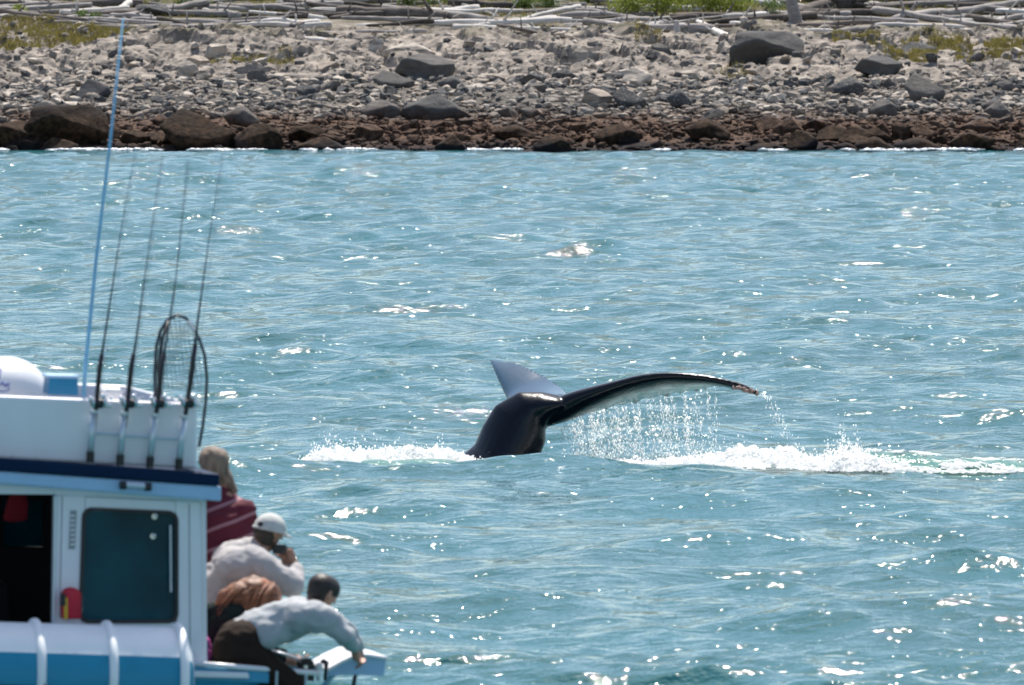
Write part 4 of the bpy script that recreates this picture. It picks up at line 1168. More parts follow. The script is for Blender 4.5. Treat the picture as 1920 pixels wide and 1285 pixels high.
# rod holders
HU = [(172, 166, 856), (229, 222, 862), (287, 278, 866), (342, 332, 870)]
for k, (ut, ub, vb) in enumerate(HU):
    h = MB().tube([Bp(ub, vb - 8, -.07), Bp(ut, 772 + 3 * k, -.07)], .021, 12).build("rod_holder", M_['alu'], boat, smooth=True)
    MB().tube([Bp(ub - .6, vb + 10, -.07), Bp(ub + .2, vb - 10, -.07)], [.024, .026], 12).build("end_plug", M_['black'], h)
    MB().disc(Bp(ut, 771 + 3 * k, -.07), Bp(ut, 760, 0) - Bp(ub, 860, 0), .027, .02).build("collar", M_['alu'], h)
for (a, b) in ((180, 219), (236, 274), (292, 328)): 
    MB().tube([Bp(a - 10, 811 + (a - 180) * .08, -.045), Bp(b + 10, 811 + (b - 180) * .08, -.045)], .009, 8).build("holder_bar", M_['alu'], boat)
# hull
def hull_station(u, vsheer, w0, w1, keel):
    g0 = Bp(u, vsheer, w0); g1 = Bp(u, vsheer, w1); mid_ = (g0 + g1) / 2; hw = (w1 - w0) / 2
    out = []
    for k in range(13):
        t = -1 + 2 * k / 12
        s_ = math.copysign(abs(t) ** .55, t)
        p = mid_ + EW * (s_ * hw * (1 if abs(t) > .98 else (.8 + .2 * abs(t))))
        z = keel + (g0.z - keel) * abs(t) ** 2.2
        out.append(Vector((p.x, p.y, z)))
    return out
st = [(-1650, 1205, .0, BEAM, -.3), (-900, 1222, -.05, BEAM + .05, -.4), (-200, 1238, -.08, BEAM + .08, -.5), (200, 1252, -.08, BEAM + .08, -.5), (345, 1262, -.06, BEAM + .06, -.5), (440, 1266, .0, BEAM - .1, -.45), (508, 1270, .12, BEAM - .4, -.35), (560, 1274, .35, 2.1, -.2), (600, 1276, .62, 1.75, .0), (622, 1277, .95, 1.45, .25)]
V = []; 
for s_ in st: V += hull_station(*s_)
Fc = []
for i in range(len(st) - 1):
    for k in range(12): Fc.append((i * 13 + k, i * 13 + k + 1, (i + 1) * 13 + k + 1, (i + 1) * 13 + k))
Fc.append(tuple(range(13))); Fc.append(tuple(reversed([(len(st) - 1) * 13 + k for k in range(13)])))
MB().add(V, Fc).build("hull", M_['blue'], boat, smooth=True)
# foredeck
DN_ = lambda p, z: Vector((p.x, p.y, z))
dk = [DN_(Bp(u, v, w0 + .12), .22) for (u, v, w0, w1, _) in st[3:-1]] + [DN_(Bp(u, v, w1 - .12), .22) for (u, v, w0, w1, _) in reversed(st[3:-1])]
MB().prism(dk, Vector((0, 0, -.03))).build("foredeck", M_['deck'], boat)
dk = [Bp(u, v + 48, w0 + .05) for (u, v, w0, w1, _) in st[:4]] + [Bp(u, v + 48, w1 - .05) for (u, v, w0, w1, _) in reversed(st[:4])]
MB().prism(dk, Vector((0, 0, -.03))).build("side_deck", M_['deck'], boat)
# rail cap along the bow
MB().tube([Bp(338, 1241, -.06), Bp(440, 1250, -.02), Bp(510, 1257, .05), Bp(560, 1262, .12), Bp(611, 1267, .2)], [.017] * 5, 10).build("rail_cap", M_['white'], boat, smooth=True)
MB().tube([Bp(338, 1241, BEAM + .06), Bp(440, 1250, BEAM - .1), Bp(560, 1262, 2.1), Bp(611, 1267, 1.6)], .017, 10).build("rail_cap", M_['white'], boat, smooth=True)
quad("bulwark", [Bp(338, 1275, -.06), Bp(506, 1282, .03), Bp(506, 1262, .03), Bp(338, 1246, -.06)], EW * .03, 'blue', .004)
quad("rub_strip", [Bp(350, 1268, -.085), Bp(466, 1272, -.03), Bp(464, 1261, -.03), Bp(350, 1256, -.085)], EW * .02, 'white', .006)
MB().tube([Bq(498, 1217, .5), Bq(540, 1229, .5), Bq(572, 1241, .5), Bq(585, 1262, .5)], .010, 8).build("alu_rail", M_['alu'], boat, smooth=True)
for (u, v) in ((415, 1250), (520, 1259), (575, 1265)): MB().tube([Bp(u, v, .02), Bp(u, v + 55, .04)], .009, 8).build("stanchion", M_['alu'], boat)
# windlass and cleat
wl = MB().disc(Bq(573, 1247, .35), EW, .048, .12, 20); wl.disc(Bq(573, 1247, .29), EW, .02, .03, 12)
wl.hexa(Bq(562, 1277, .3), Bq(590, 1278, .3), Bq(588, 1255, .3), Bq(564, 1254, .3), EW * .14)
wo = wl.build("windlass", M_['black'], boat, bevel=.004)
MB().disc(Bq(573, 1251, .27), EW, .013, .02, 14).build("hub", M_['chrome'], wo)
MB().ball(Bq(597, 1252, .4), .03, 14, 10, (1, 1, 1.1)).tube([Bq(597, 1250, .4), Bq(597, 1277, .4)], .014, 8).build("bollard", M_['white'], boat, smooth=True)
MB().tube([Bq(602, 1243, .42), Bq(606, 1240, .42), Bq(612, 1243, .42), Bq(611, 1256, .42), Bq(609, 1276, .42)], [.012, .018, .018, .012, .012], 8).build("cleat", M_['black'], boat, smooth=True)
# bow pulpit platform: sides coloured pale blue for their shade, top white
q = [(613, 1255), (640, 1240), (668, 1228), (690, 1228), (725, 1234), (720, 1268), (668, 1266), (613, 1268)]
pf = MB().prism([Bq(u, v, .75) for u, v in q], EW * .05); pf.build("bow_platform", M_['pale'], boat, bevel=.004)
top = [(610, 1256), (640, 1239), (668, 1226), (690, 1226), (728, 1232), (726, 1238), (690, 1232), (669, 1232), (640, 1246), (614, 1262)]
MB().prism([Bq(u, v, .72) for u, v in top], EW * .62).build("platform_top", M_['white'], boat, bevel=.006)
MB().prism([Bq(u, v, .75) + EW * .52 for u, v in q], EW * .05).build("bow_platform", M_['pale'], boat, bevel=.004)
MB().tube([Bq(667, 1262, .9), Bq(661, 1295, .9), Bq(640, 1320, .95)], .014, 8).build("platform_strut", M_['black'], boat)
MB().tube([Bq(625, 1264, .8), Bq(598, 1300, .9)], .02, 8).build("platform_strut", M_['alu'], boat)
# interior: wheel console seen through the door
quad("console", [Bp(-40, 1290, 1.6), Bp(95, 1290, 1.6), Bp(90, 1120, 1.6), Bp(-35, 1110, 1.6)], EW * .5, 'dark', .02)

# ---- life raft canister (own thing, lashed to the rail)
raft = empty("life_raft", Bp(100, 1290, -.45), "white and turquoise life raft canister with raised ribs, lashed beside the wheelhouse", "life raft")
ca, cb = Bp(-330, 1252, -.47), Bp(328, 1272, -.47); R0 = 105 / 301
ax_ = (cb - ca).normalized()
def ringpts(c, r_, n=40):
    a = ax_.cross(Vector((0, 0, 1))).normalized(); b = a.cross(ax_).normalized()
    return [c + a * math.cos(2 * math.pi * k / n) * r_ + b * math.sin(2 * math.pi * k / n) * r_ for k in range(n)], b
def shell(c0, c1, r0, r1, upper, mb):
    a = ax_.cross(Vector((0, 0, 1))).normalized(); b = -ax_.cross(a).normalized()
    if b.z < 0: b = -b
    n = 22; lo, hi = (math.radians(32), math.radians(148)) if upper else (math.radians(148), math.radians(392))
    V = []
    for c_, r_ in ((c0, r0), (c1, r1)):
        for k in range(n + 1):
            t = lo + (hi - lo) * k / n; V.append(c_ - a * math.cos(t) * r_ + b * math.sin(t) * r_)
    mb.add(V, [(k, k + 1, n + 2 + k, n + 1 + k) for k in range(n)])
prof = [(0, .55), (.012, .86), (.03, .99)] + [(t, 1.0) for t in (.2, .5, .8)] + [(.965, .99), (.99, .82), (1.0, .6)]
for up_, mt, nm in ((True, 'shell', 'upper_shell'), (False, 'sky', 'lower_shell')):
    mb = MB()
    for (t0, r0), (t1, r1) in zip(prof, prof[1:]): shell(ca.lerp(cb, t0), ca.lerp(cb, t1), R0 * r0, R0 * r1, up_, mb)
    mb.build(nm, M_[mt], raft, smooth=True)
for t in (0.0, 1.0):
    p_, _ = ringpts(ca.lerp(cb, t), R0 * (.56 if t == 0 else .61)); MB().prism(p_, ax_ * (.004 if t else -.004)).build("end_plate", M_['white'], raft)
for u in (-250, -90, 38, 172, 304):
    c_ = ca.lerp(cb, (u + 330) / 658.0); a = ax_.cross(Vector((0, 0, 1))).normalized(); b = ax_.cross(a).normalized()
    pts = [c_ + (a * math.cos(t) + b * math.sin(t)) * (R0 + .004) for t in [2 * math.pi * k / 40 for k in range(40)]]
    mb = MB(); mb.tube(pts, .029, 10, closed=True); ro = mb.build("rib", M_['shell'], raft, smooth=True)
    pts = [c_ + ax_ * .02 + (a * math.cos(t) + b * math.sin(t)) * (R0 + .006) for t in [2 * math.pi * k / 40 for k in range(40)]]
    e_ = 1 if (c_ + a - c_).y < 0 else -1
    lc = c_ + a * e_ * (R0 + .028) - Vector((0, 0, 1)) * .03
    MB().hexa(lc + Vector((-.02, 0, -.03)), lc + Vector((.02, 0, -.03)), lc + Vector((.02, 0, .03)), lc + Vector((-.02, 0, .03)), EW * .03).build("latch", M_['black'], raft)
mb = MB(); e_ = -1 if a.y > 0 else 1
mb.tube([ca.lerp(cb, t) + a * e_ * (R0 + .006) - Vector((0, 0, .02)) for t in (.02, .3, .6, .97)], .006, 6).build("lashing_line", M_['black'], raft)
for t in (.25, .6, .9):
    c_ = ca.lerp(cb, t)
    MB().hexa(c_ + Vector((-.04, -.2, -.6)), c_ + Vector((.04, -.2, -.6)), c_ + Vector((.04, -.2, -R0 * .85)), c_ + Vector((-.04, -.2, -R0 * .85)), Vector((0, .5, 0))).build("cradle", M_['alu'], raft)

# ---- red bag by the window, red jacket inside the door
bag = empty("safety_bag", Bp(130, 1158, 0), "small red bag with a yellow strap hanging beside the wheelhouse window", "bag")
mb = MB(); mb.prism([Bp(u, v, -.06) for u, v in ((114, 1160), (150, 1160), (150, 1112), (144, 1104), (134, 1101), (122, 1103), (114, 1112))], EW * .08)
mb.build("bag_body", M_['red'], bag, bevel=.012, smooth=True)
quad("strap", [Bp(117, 1160, -.066), Bp(124, 1160, -.066), Bp(124, 1120, -.066), Bp(117, 1120, -.066)], EW * .09, 'yellow', .002, parent=bag)
quad("buckle", [Bp(111, 1135, -.07), Bp(120, 1135, -.07), Bp(120, 1112, -.07), Bp(111, 1112, -.07)], EW * .04, 'black', .004, parent=bag)
mb = MB()
mb.prism([Bq(u, v, 1.0) for u, v in ((8, 978), (14, 950), (22, 930), (36, 924), (50, 926), (54, 945), (52, 976), (30, 980))], EW * .1)
mb.build("hanging_jacket", M_['red'], None, bevel=.02, smooth=True, label="red jacket hanging inside the open wheelhouse door", cat='jacket')

# ---- fishing rods
RODS = [((252, 290), (226, 440), (195, 640), (187, 690), (181, 756)), ((304, 290), (275, 495), (255, 640), (246, 690), (239, 758)),
        ((352, 300), (330, 520), (312, 640), (303, 690), (295, 762)), ((417, 288), (389, 470), (371, 600), (361, 690), (350, 764))]
RL = ["fishing rod leftmost of the four in the rack, next to the antenna", "second fishing rod from the antenna in the flybridge rack", "third fishing rod in the rack, rising through the landing net", "fishing rod rightmost in the rack, beside the landing net's pole"]
for k, pts in enumerate(RODS):
    w_ = -.07; HT = HU[k]
    root = empty("fishing_rod", Bp(HT[0], 772, w_), RL[k], "fishing rod", "fishing rods standing in the flybridge rack")
    path = [Bq(u, v, w_) for u, v in pts]
    MB().tube(path[:4], [.0016, .0035, .0075, .011], 8).build("blank", M_['rod'], root, smooth=True)
    MB().tube([path[3] + (path[2] - path[3]) * .5, path[3], path[4], Bp(HT[1] + 3, 830, w_)], [.015, .017, .015, .013], 10).build("grip", M_['black'], root, smooth=True)
    for t in (.08, .25, .42, .6, .78, .93):
        q = t * 3; i = min(2, int(q)); p = path[i].lerp(path[i + 1], q - i)
        MB().tube([p + Vector((.012 + .008 * math.cos(a), .008 * math.sin(a) - .01, .0)) for a in [2 * math.pi * j / 8 for j in range(8)]], .002, 5, closed=True).build("line_guide", M_['chrome'], root)
    MB().tube([path[0] + Vector((.012, -.01, 0)), path[3] + Vector((.03, -.03, 0)), Bq(pts[4][0] + 8, 750, w_)], .0012, 4).build("line", M_['grey'], root)
    rc = Bq(pts[4][0] + 4, 757, w_ - .06)
    rl = MB().disc(rc, Vector((1, .2, 0)), .030, .05, 18).hexa(rc + Vector((-.05, 0, -.012)), rc + Vector((.05, 0, -.012)), rc + Vector((.05, 0, .012)), rc + Vector((-.05, 0, .012)), Vector((0, .05, 0))).build("reel", M_['black'], root, bevel=.003)
    for (ax2, az2) in ((-.05, .03), (.03, .045), (.065, -.01)): MB().ball(rc + Vector((ax2, -.02, az2)), .018, 14, 10).build("reel_glint", M_["chrome"], rl, smooth=True)  # chrome balls added to each reel to catch sun glints
    for sx in (-1, 1): MB().disc(rc + Vector((sx * .036, 0, .006)), Vector((1, .2, 0)), .034, .012, 18).build("side_plate", M_['chrome'], rl)
    MB().tube([rc + Vector((.045, 0, 0)), rc + Vector((.055, -.02, .03)), rc + Vector((.075, -.02, .03))], .006, 6).build("crank", M_['chrome'], rl)
    MB().ball(rc + Vector((.08, -.02, .032)), .012, 10, 6).build("crank_knob", M_['chrome'], rl, smooth=True)
# ---- landing net
net = empty("landing_net", Bp(286, 765, .1), "landing net with a dark hoop standing behind the fishing rods", "landing net")
hp = [(291, 744), (290, 700), (293, 650), (301, 620), (314, 600), (331, 591), (348, 596), (362, 612), (374, 636), (384, 668), (388, 710), (386, 752), (380, 800), (373, 838)]
hoop = [Bq(u, v, .12) for u, v in hp]
MB().tube(hoop, .0105, 8).build("hoop", M_['rod'], net, smooth=True)
MB().tube([Bq(300, 744, .05), Bq(298, 690, .06), Bq(303, 640, .08), Bq(316, 602, .11)], [.016, .015, .012, .009], 8).build("handle", M_['black'], net, smooth=True)
mb = MB()
def inside(u, v):
    top = np.interp(u, [290, 301, 314, 331, 348, 362, 374, 388], [700, 620, 600, 591, 596, 612, 636, 710]); return v > top
for k in range(13):
    u = 296 + k * 6.6; pts = []
    for j in range(12):
        v = 594 + j * 12.5; uu = u + 2.5 * math.sin(j * .9 + k)
        if inside(uu, v) and v < 742 + 3 * math.sin(k): pts.append(Bq(uu, v, .12 + .10 * math.sin(math.pi * j / 12)))
    if len(pts) > 1: mb.tube(pts, .002, 4)
for j in range(12):
    v = 600 + j * 12; pts = []
    for k in range(16):
        u = 293 + k * 6
        if inside(u, v): pts.append(Bq(u, v + 2.5 * math.sin(k * 1.1 + j), .12 + .10 * math.sin(math.pi * j / 12)))
    if len(pts) > 1: mb.tube(pts, .0014, 4)
mb.build("netting", M_['net'], net)
MB().tube([Bq(352, 603, .1), Bq(364, 621, .1)], .012, 8).build("hoop_clip", M_['off'], net)

# ================================================================== PEOPLE
def cloth(name, c, **k): return simple(name, c, .85, var=k.pop('var', .10), scale=14, bump=.02, bscale=9, spec=.15, **k)
m_skin = simple("skin", (.42, .22, .15), .5, var=.08, scale=20)
def capsule(mb, a, ra, b, rb, sc=1.0, n=16):
    """tapered capsule from a to b"""
    a = Vector(a); b = Vector(b); t = (b - a); L_ = t.length
    if L_ < 1e-5: mb.ball(a, ra, n, n // 2); return
    t.normalize(); pts = []; rad = []
    for k in range(5):
        th = math.pi / 2 * (1 - k / 4) ; pts.append(a - t * ra * math.sin(th)); rad.append(max(ra * math.cos(th), ra * .02))
    for k in range(1, 5):
        th = math.pi / 2 * k / 4; pts.append(b + t * rb * math.sin(th)); rad.append(max(rb * math.cos(th), rb * .02))
    pts.insert(5, b); rad.insert(5, rb)
    mb.tube(pts, rad, n)
def limb(mb, pts, rads):
    for i in range(len(pts) - 1): capsule(mb, pts[i], rads[i], pts[i + 1], rads[i + 1])
def hand(mb, wrist, dirv, side, curl=.7, s=1.0):
    """palm, four curled fingers, thumb; dirv: the way the hand points, side: thumb side"""
    d_ = Vector(dirv).normalized(); sd = Vector(side); sd = (sd - d_ * sd.dot(d_)).normalized(); nrm = d_.cross(sd).normalized()
    palm = wrist + d_ * .045 * s
    capsule(mb, wrist, .026 * s, palm + d_ * .02 * s, .030 * s); capsule(mb, palm + sd * .018 * s, .022 * s, palm - sd * .02 * s + d_ * .02 * s, .022 * s)
    for k, ln in enumerate((.070, .080, .074, .058)):
        b0 = palm + d_ * .030 * s + sd * (.028 - .019 * k) * s
        d1 = (d_ * math.cos(curl * .4) + nrm * math.sin(curl * .4)); d2 = (d_ * math.cos(curl * 1.5) + nrm * math.sin(curl * 1.5))
        p1 = b0 + d1 * ln * .5 * s; p2 = p1 + d2 * ln * .5 * s
        capsule(mb, b0, .0095 * s, p1, .009 * s, n=10); capsule(mb, p1, .009 * s, p2, .0075 * s, n=10)
    t0 = wrist + d_ * .02 * s + sd * .025 * s; t1 = t0 + (d_ * .6 + sd * .8).normalized() * .035 * s; t2 = t1 + (d_ * .9 + sd * .2 + nrm * .4).normalized() * .03 * s
    capsule(mb, t0, .013 * s, t1, .011 * s, n=10); capsule(mb, t1, .011 * s, t2, .009 * s, n=10)
def head(mb, c, face, up, s=1.0):
    """skull with jaw, nose, brow, lips and ears; c: centre, face: looking direction"""
    f = Vector(face).normalized(); u = Vector(up); u = (u - f * u.dot(f)).normalized(); sd = f.cross(u)
    capsule(mb, c - f * .022 * s + u * .018 * s, .082 * s, c + f * .022 * s + u * .018 * s, .078 * s)
    capsule(mb, c + f * .02 * s - u * .02 * s, .066 * s, c + f * .048 * s - u * .082 * s, .034 * s)
    capsule(mb, c + f * .088 * s + u * .0 * s, .009 * s, c + f * .108 * s - u * .026 * s, .013 * s, n=8)
    capsule(mb, c + f * .082 * s - u * .06 * s + sd * .018 * s, .008 * s, c + f * .082 * s - u * .06 * s - sd * .018 * s, .008 * s, n=8)
    for q in (-1, 1):
        capsule(mb, c + f * .082 * s + u * .022 * s + sd * q * .012 * s, .011 * s, c + f * .068 * s + u * .022 * s + sd * q * .045 * s, .010 * s, n=8)
        mb.ball(c + f * .082 * s + u * .004 * s + sd * q * .03 * s, .0125 * s, 8, 6)
        capsule(mb, c - f * .012 * s + u * .022 * s + sd * q * .082 * s, .014 * s, c - f * .006 * s - u * .024 * s + sd * q * .078 * s, .009 * s, n=8)
def hair_mesh(mb, mat, locks):
    """the mass of the hair with loose tapering locks on it"""
    me = remeshed("hair", mb, .009, mat)
    NN = [v.normal.copy() for v in me.vertices]
    for v, nn_ in zip(me.vertices, NN): v.co += nn_ * (.010 * mnoise.noise(Vector((v.co.x * 26, v.co.y * 26, v.co.z * 9))))
    bm = bmesh.new(); bm.from_mesh(me)
    q = MB()
    for L3 in locks:
        pts = [L3[0].lerp(L3[1], t) if t <= 1 else L3[1].lerp(L3[2], t - 1) for t in (0, .5, 1, 1.5, 2)]
        q.tube(pts, [.004, .008, .008, .006, .002], 6)
    m2 = bpy.data.meshes.new("x"); m2.from_pydata(q.v, [], q.f); bm.from_mesh(m2); bm.to_mesh(me); bm.free(); bpy.data.meshes.remove(m2)
    for p in me.polygons: p.use_smooth = True
    return me
def garment(name, mb, vox, mat, amp=.011):
    """cloth with folds pressed into it"""
    me = remeshed(name, mb, vox, mat)
    NN = [v.normal.copy() for v in me.vertices]
    for v, nn_ in zip(me.vertices, NN):
        c = v.co.copy()
        n1 = mnoise.noise(Vector((c.x * 7, c.y * 7, c.z * 13))); n2 = 1 - abs(mnoise.noise(Vector((c.x * 12 + 5, c.y * 10, c.z * 17)))) * 2.2
        v.co = c + nn_ * (amp * n1 + amp * .7 * n2)
    return me
PL = BY + .3
def H(u, v, w): return P(u, v, PL + w)
def DN(p, z): return Vector((p.x, p.y, z))
DECK = .22
print("deck z", DECK)
def person(label, loc): return empty("person", loc, label, "person")

# P1: red striped shirt, seen from behind at the far rail
w = 1.75; loc = H(420, 1400, w); per = person("person in a dark red striped shirt with grey-blond hair, half hidden by the roof eave", DN(loc, DECK))
hc = H(402, 872, w); nk = H(408, 915, w); ch = H(422, 985, w); hip = H(418, 1130, w); shr = H(457, 962, w - .05); shl = H(385, 950, w + .25)
elr = H(480, 1030, w + .05); whr = H(450, 935, w + .28); step = DECK + .28
b = MB(); head(b, hc, (.45, 1, -.1), (0, 0, 1)); capsule(b, hc + Vector((0, 0, -.06)), .06, nk, .062); limb(b, [nk, ch, hip], [.08, .15, .13])
ws1 = H(455, 930, w + .1)
limb(b, [shr, H(472, 1020, w + .08), H(490, 1075, w + .2)], [.055, .042, .028]); hand(b, H(491, 1078, w + .2), (.4, .2, -1), (0, 1, 0), .9, .85)
limb(b, [shl, H(380, 1020, w + .3), H(400, 930, w + .4)], [.055, .042, .03]); hand(b, H(402, 915, w + .42), (.1, .1, 1), (0, -1, 0))
for dw in (-.11, .11):
    kn = H(424, 1260, w + dw); ft = DN(H(418, 1390, w + dw), step + .09); limb(b, [hip + Vector((0, dw, -.05)), kn, ft], [.10, .065, .04]); capsule(b, DN(ft, step + .04), .04, DN(ft, step + .04) + Vector((.06, .15, 0)), .035)
mesh_obj("body", remeshed("body", b, .009, m_skin), per)
# striped knit
m_red, nt, bs = new_mat("red_striped_knit"); N = nt.nodes; L = nt.links
g_ = N.new("ShaderNodeTexCoord"); mp = N.new("ShaderNodeMapping"); mp.inputs['Rotation'].default_value = (0, math.radians(22), 0); L.new(g_.outputs['Object'], mp.inputs[0])
wv = N.new("ShaderNodeTexWave"); wv.bands_direction = 'Z'; wv.inputs["Scale"].default_value = 2.6; wv.inputs["Distortion"].default_value = .6; wv.inputs["Detail"].default_value = 1; L.new(mp.outputs[0], wv.inputs["Vector"])
rp = N.new("ShaderNodeValToRGB"); L.new(wv.outputs[1], rp.inputs[0]); rp.color_ramp.elements[0].position = .90; rp.color_ramp.elements[0].color = (.10, .008, .022, 1); rp.color_ramp.elements[1].position = .97; rp.color_ramp.elements[1].color = (.34, .17, .20, 1)
L.new(rp.outputs[0], bs.inputs["Base Color"]); bs.inputs["Roughness"].default_value = .85
b = MB(); limb(b, [H(410, 932, w), H(424, 985, w), H(420, 1060, w), hip], [.10, .185, .18, .16]); capsule(b, shl, .085, shr, .09)
capsule(b, H(400, 1000, w + .1), .17, H(440, 1000, w - .02), .15)
limb(b, [shr, H(472, 1018, w + .08), H(486, 1066, w + .19)], [.085, .062, .045]); limb(b, [shl, H(380, 1020, w + .3), H(397, 950, w + .37)], [.085, .065, .045])
mesh_obj("shirt", garment("shirt", b, .012, m_red), per)
b = MB()
for dw in (-.11, .11): limb(b, [hip + Vector((0, dw * .7, -.02)), H(424, 1260, w + dw), DN(H(418, 1390, w + dw), step + .1)], [.14, .09, .07])
m_trous = cloth("dark_blue_trousers", (.02, .025, .05)); mesh_obj("trousers", garment("trousers", b, .014, m_trous), per)
m_hair1 = simple("grey_blond_hair", (.20, .145, .105), .6, var=.5, scale=6, bump=.01, bscale=40, aniso=(5, 5, 1))
b = MB(); capsule(b, hc + Vector((-.012, -.035, .03)), .094, hc + Vector((.012, .0, .022)), .092); capsule(b, hc + Vector((-.01, -.05, 0)), .08, H(404, 903, w) + Vector((0, -.04, 0)), .062)
limb(b, [hc + Vector((.02, -.02, 0)), H(420, 888, w), H(430, 904, w - .02), H(442, 922, w - .04)], [.075, .05, .036, .02])
mesh_obj("hair", hair_mesh(b, m_hair1, [([hc + Vector((.03 * math.cos(q), -.09, .06)), H(402 + 14 * math.cos(q), 885, w - .10), H(410 + 26 * math.cos(q), 912 + 6 * math.sin(3 * q), w - .08)]) for q in [k * .35 for k in range(10)]]), per)
MB().hexa(H(402, 1391, w - .3), H(450, 1391, w - .3), H(450, 1383, w - .3), H(402, 1383, w - .3), Vector((0, .7, 0))).build("foredeck_locker_lid", M_['deck'], boat)
lk = DN(H(395, 1390, w - .3), DECK); MB().hexa(lk, lk + Vector((.25, 0, 0)), lk + Vector((.25, 0, .25)), lk + Vector((0, 0, .25)), Vector((0, .7, 0))).build("foredeck_locker", M_['white'], boat)

# P2: light grey long sleeved shirt and cap, camera to the eye
w = 1.25; loc = H(440, 1450, w); per = person("person in a pale grey shirt and cap holding a camera to the face", DN(loc, DECK))
hc = H(505, 997, w); ch = H(452, 1060, w); hip = H(425, 1190, w); nk = H(484, 1030, w)
shr = H(492, 1064, w - .2); elr = H(548, 1098, w - .15); wrr = H(553, 1058, w + .02); hr = H(546, 1044, w + .04)
shl = H(482, 1050, w + .22); ell = H(535, 1085, w + .3); wrl = H(540, 1050, w + .16)
fdir = Vector((.75, .62, -.22))
b = MB(); head(b, hc, fdir, (.25, .1, 1)); capsule(b, hc + Vector((-.03, -.02, -.05)), .06, nk, .065); limb(b, [nk, ch, hip], [.08, .15, .13])
limb(b, [shr, elr, wrr], [.05, .04, .028]); hand(b, wrr, (H(536, 1030, w) - wrr), (-1, 0, .3), .9)
limb(b, [shl, ell, wrl], [.05, .04, .028]); hand(b, wrl, (H(530, 1030, w + .1) - wrl), (-1, 0, .3), .9)
for dw in (-.12, .12):
    kn = H(452, 1330, w + dw); ft = DN(H(430, 1450, w + dw), DECK + .09); limb(b, [hip + Vector((0, dw, -.04)), kn, ft], [.10, .065, .04]); capsule(b, DN(ft, DECK + .04), .04, DN(ft, DECK + .04) + Vector((.15, .08, 0)), .035)
mesh_obj("body", remeshed("body", b, .009, m_skin), per)
m_shirt2 = cloth("pale_grey_shirt", (.42, .40, .40))
b = MB(); limb(b, [H(470, 1040, w), H(448, 1062, w), H(428, 1105, w), H(424, 1165, w), hip], [.11, .17, .185, .17, .16])
capsule(b, H(432, 1052, w + .2), .12, H(440, 1062, w - .2), .12); capsule(b, H(474, 1036, w + .12), .075, H(482, 1050, w - .12), .075); capsule(b, H(404, 1090, w + .05), .13, H(400, 1150, w), .13)
limb(b, [H(470, 1055, w - .17), shr, elr, H(554, 1070, w - .02)], [.11, .095, .075, .05]); capsule(b, elr, .072, H(545, 1085, w - .1), .066)
limb(b, [H(465, 1048, w + .2), shl, ell, H(539, 1064, w + .2)], [.10, .085, .07, .05])
limb(b, [H(470, 1085, w - .12), H(515, 1105, w - .12)], [.12, .07])
mesh_obj("shirt", garment("shirt", b, .012, m_shirt2), per)
b = MB()
for dw in (-.12, .12): limb(b, [hip + Vector((0, dw * .7, -.03)), H(452, 1330, w + dw), DN(H(430, 1450, w + dw), DECK + .11)], [.14, .09, .07])
mesh_obj("trousers", garment("trousers", b, .014, cloth("grey_trousers", (.10, .10, .11))), per)
b = MB(); capsule(b, hc - fdir * .035 + Vector((0, 0, -.02)), .082, hc - fdir * .04 + Vector((0, 0, -.055)), .062)
mesh_obj("hair", remeshed("hair", b, .009, simple("dark_brown_hair", (.035, .022, .015), .6, var=.4)), per)
m_cap = cloth("light_grey_cap", (.52, .52, .50))
b = MB(); upv = Vector((.25, .1, 1)).normalized()
V = []; 
f_ = fdir.normalized(); u_ = (upv - f_ * upv.dot(f_)).normalized(); s__ = f_.cross(u_)
cb_ = hc + u_ * .015
for i in range(9):
    th = math.pi / 2 * i / 8
    for k in range(24):
        a = 2 * math.pi * k / 24; V.append(cb_ + (f_ * math.cos(a) * .112 + s__ * math.sin(a) * .098) * math.cos(th) + u_ * math.sin(th) * .105)
b.add(V, [(i * 24 + k, i * 24 + (k + 1) % 24, (i + 1) * 24 + (k + 1) % 24, (i + 1) * 24 + k) for i in range(8) for k in range(24)])
b.tube([cb_ + (f_ * math.cos(a) * .112 + s__ * math.sin(a) * .098) - u_ * .004 for a in [2 * math.pi * k / 24 for k in range(24)]], .009, 6, closed=True)
cap = b.build("cap", m_cap, per, smooth=True)
V = []
for k in range(13):
    a = -math.pi / 2.6 + 2 * math.pi / 2.6 * k / 12; e = f_ * math.cos(a) * .112 + s__ * math.sin(a) * .098
    V += [cb_ + e, cb_ + e + f_ * .075 * math.cos(a * 1.2) - u_ * .02, cb_ + e + f_ * .075 * math.cos(a * 1.2) - u_ * .026, cb_ + e - u_ * .008]
Fc = []
for k in range(12):
    for j in range(4): Fc.append((k * 4 + j, k * 4 + (j + 1) % 4, (k + 1) * 4 + (j + 1) % 4, (k + 1) * 4 + j))
MB().add(V, Fc).build("brim", m_cap, cap, smooth=True)
# opening at the back of the cap
q = cb_ - f_ * .108 + u_ * .018
MB().ball(q + s__ * .03, .03, 14, 8, (.6, .5, .7)).build("back_opening", M_['black'], cap, smooth=True)
# camera in the hands: its own thing
cam_c = H(524, 1030, w - .02)
cr_ = empty("camera", cam_c, "black and silver camera held to the eye by the person in the cap", "camera")
MB().hexa(cam_c + Vector((-.045, -.03, -.03)), cam_c + Vector((.045, -.03, -.03)), cam_c + Vector((.045, -.03, .03)), cam_c + Vector((-.045, -.03, .03)), Vector((0, .05, 0))).build("camera_body", M_['black'], cr_, bevel=.006)
MB().disc(cam_c + f_ * .06, f_, .028, .07, 18).build("lens", M_['black'], cr_)
MB().ball(cam_c + Vector((-.01, -.01, .035)), .016, 12, 8).build("viewfinder_hump", M_['chrome'], cr_, smooth=True)

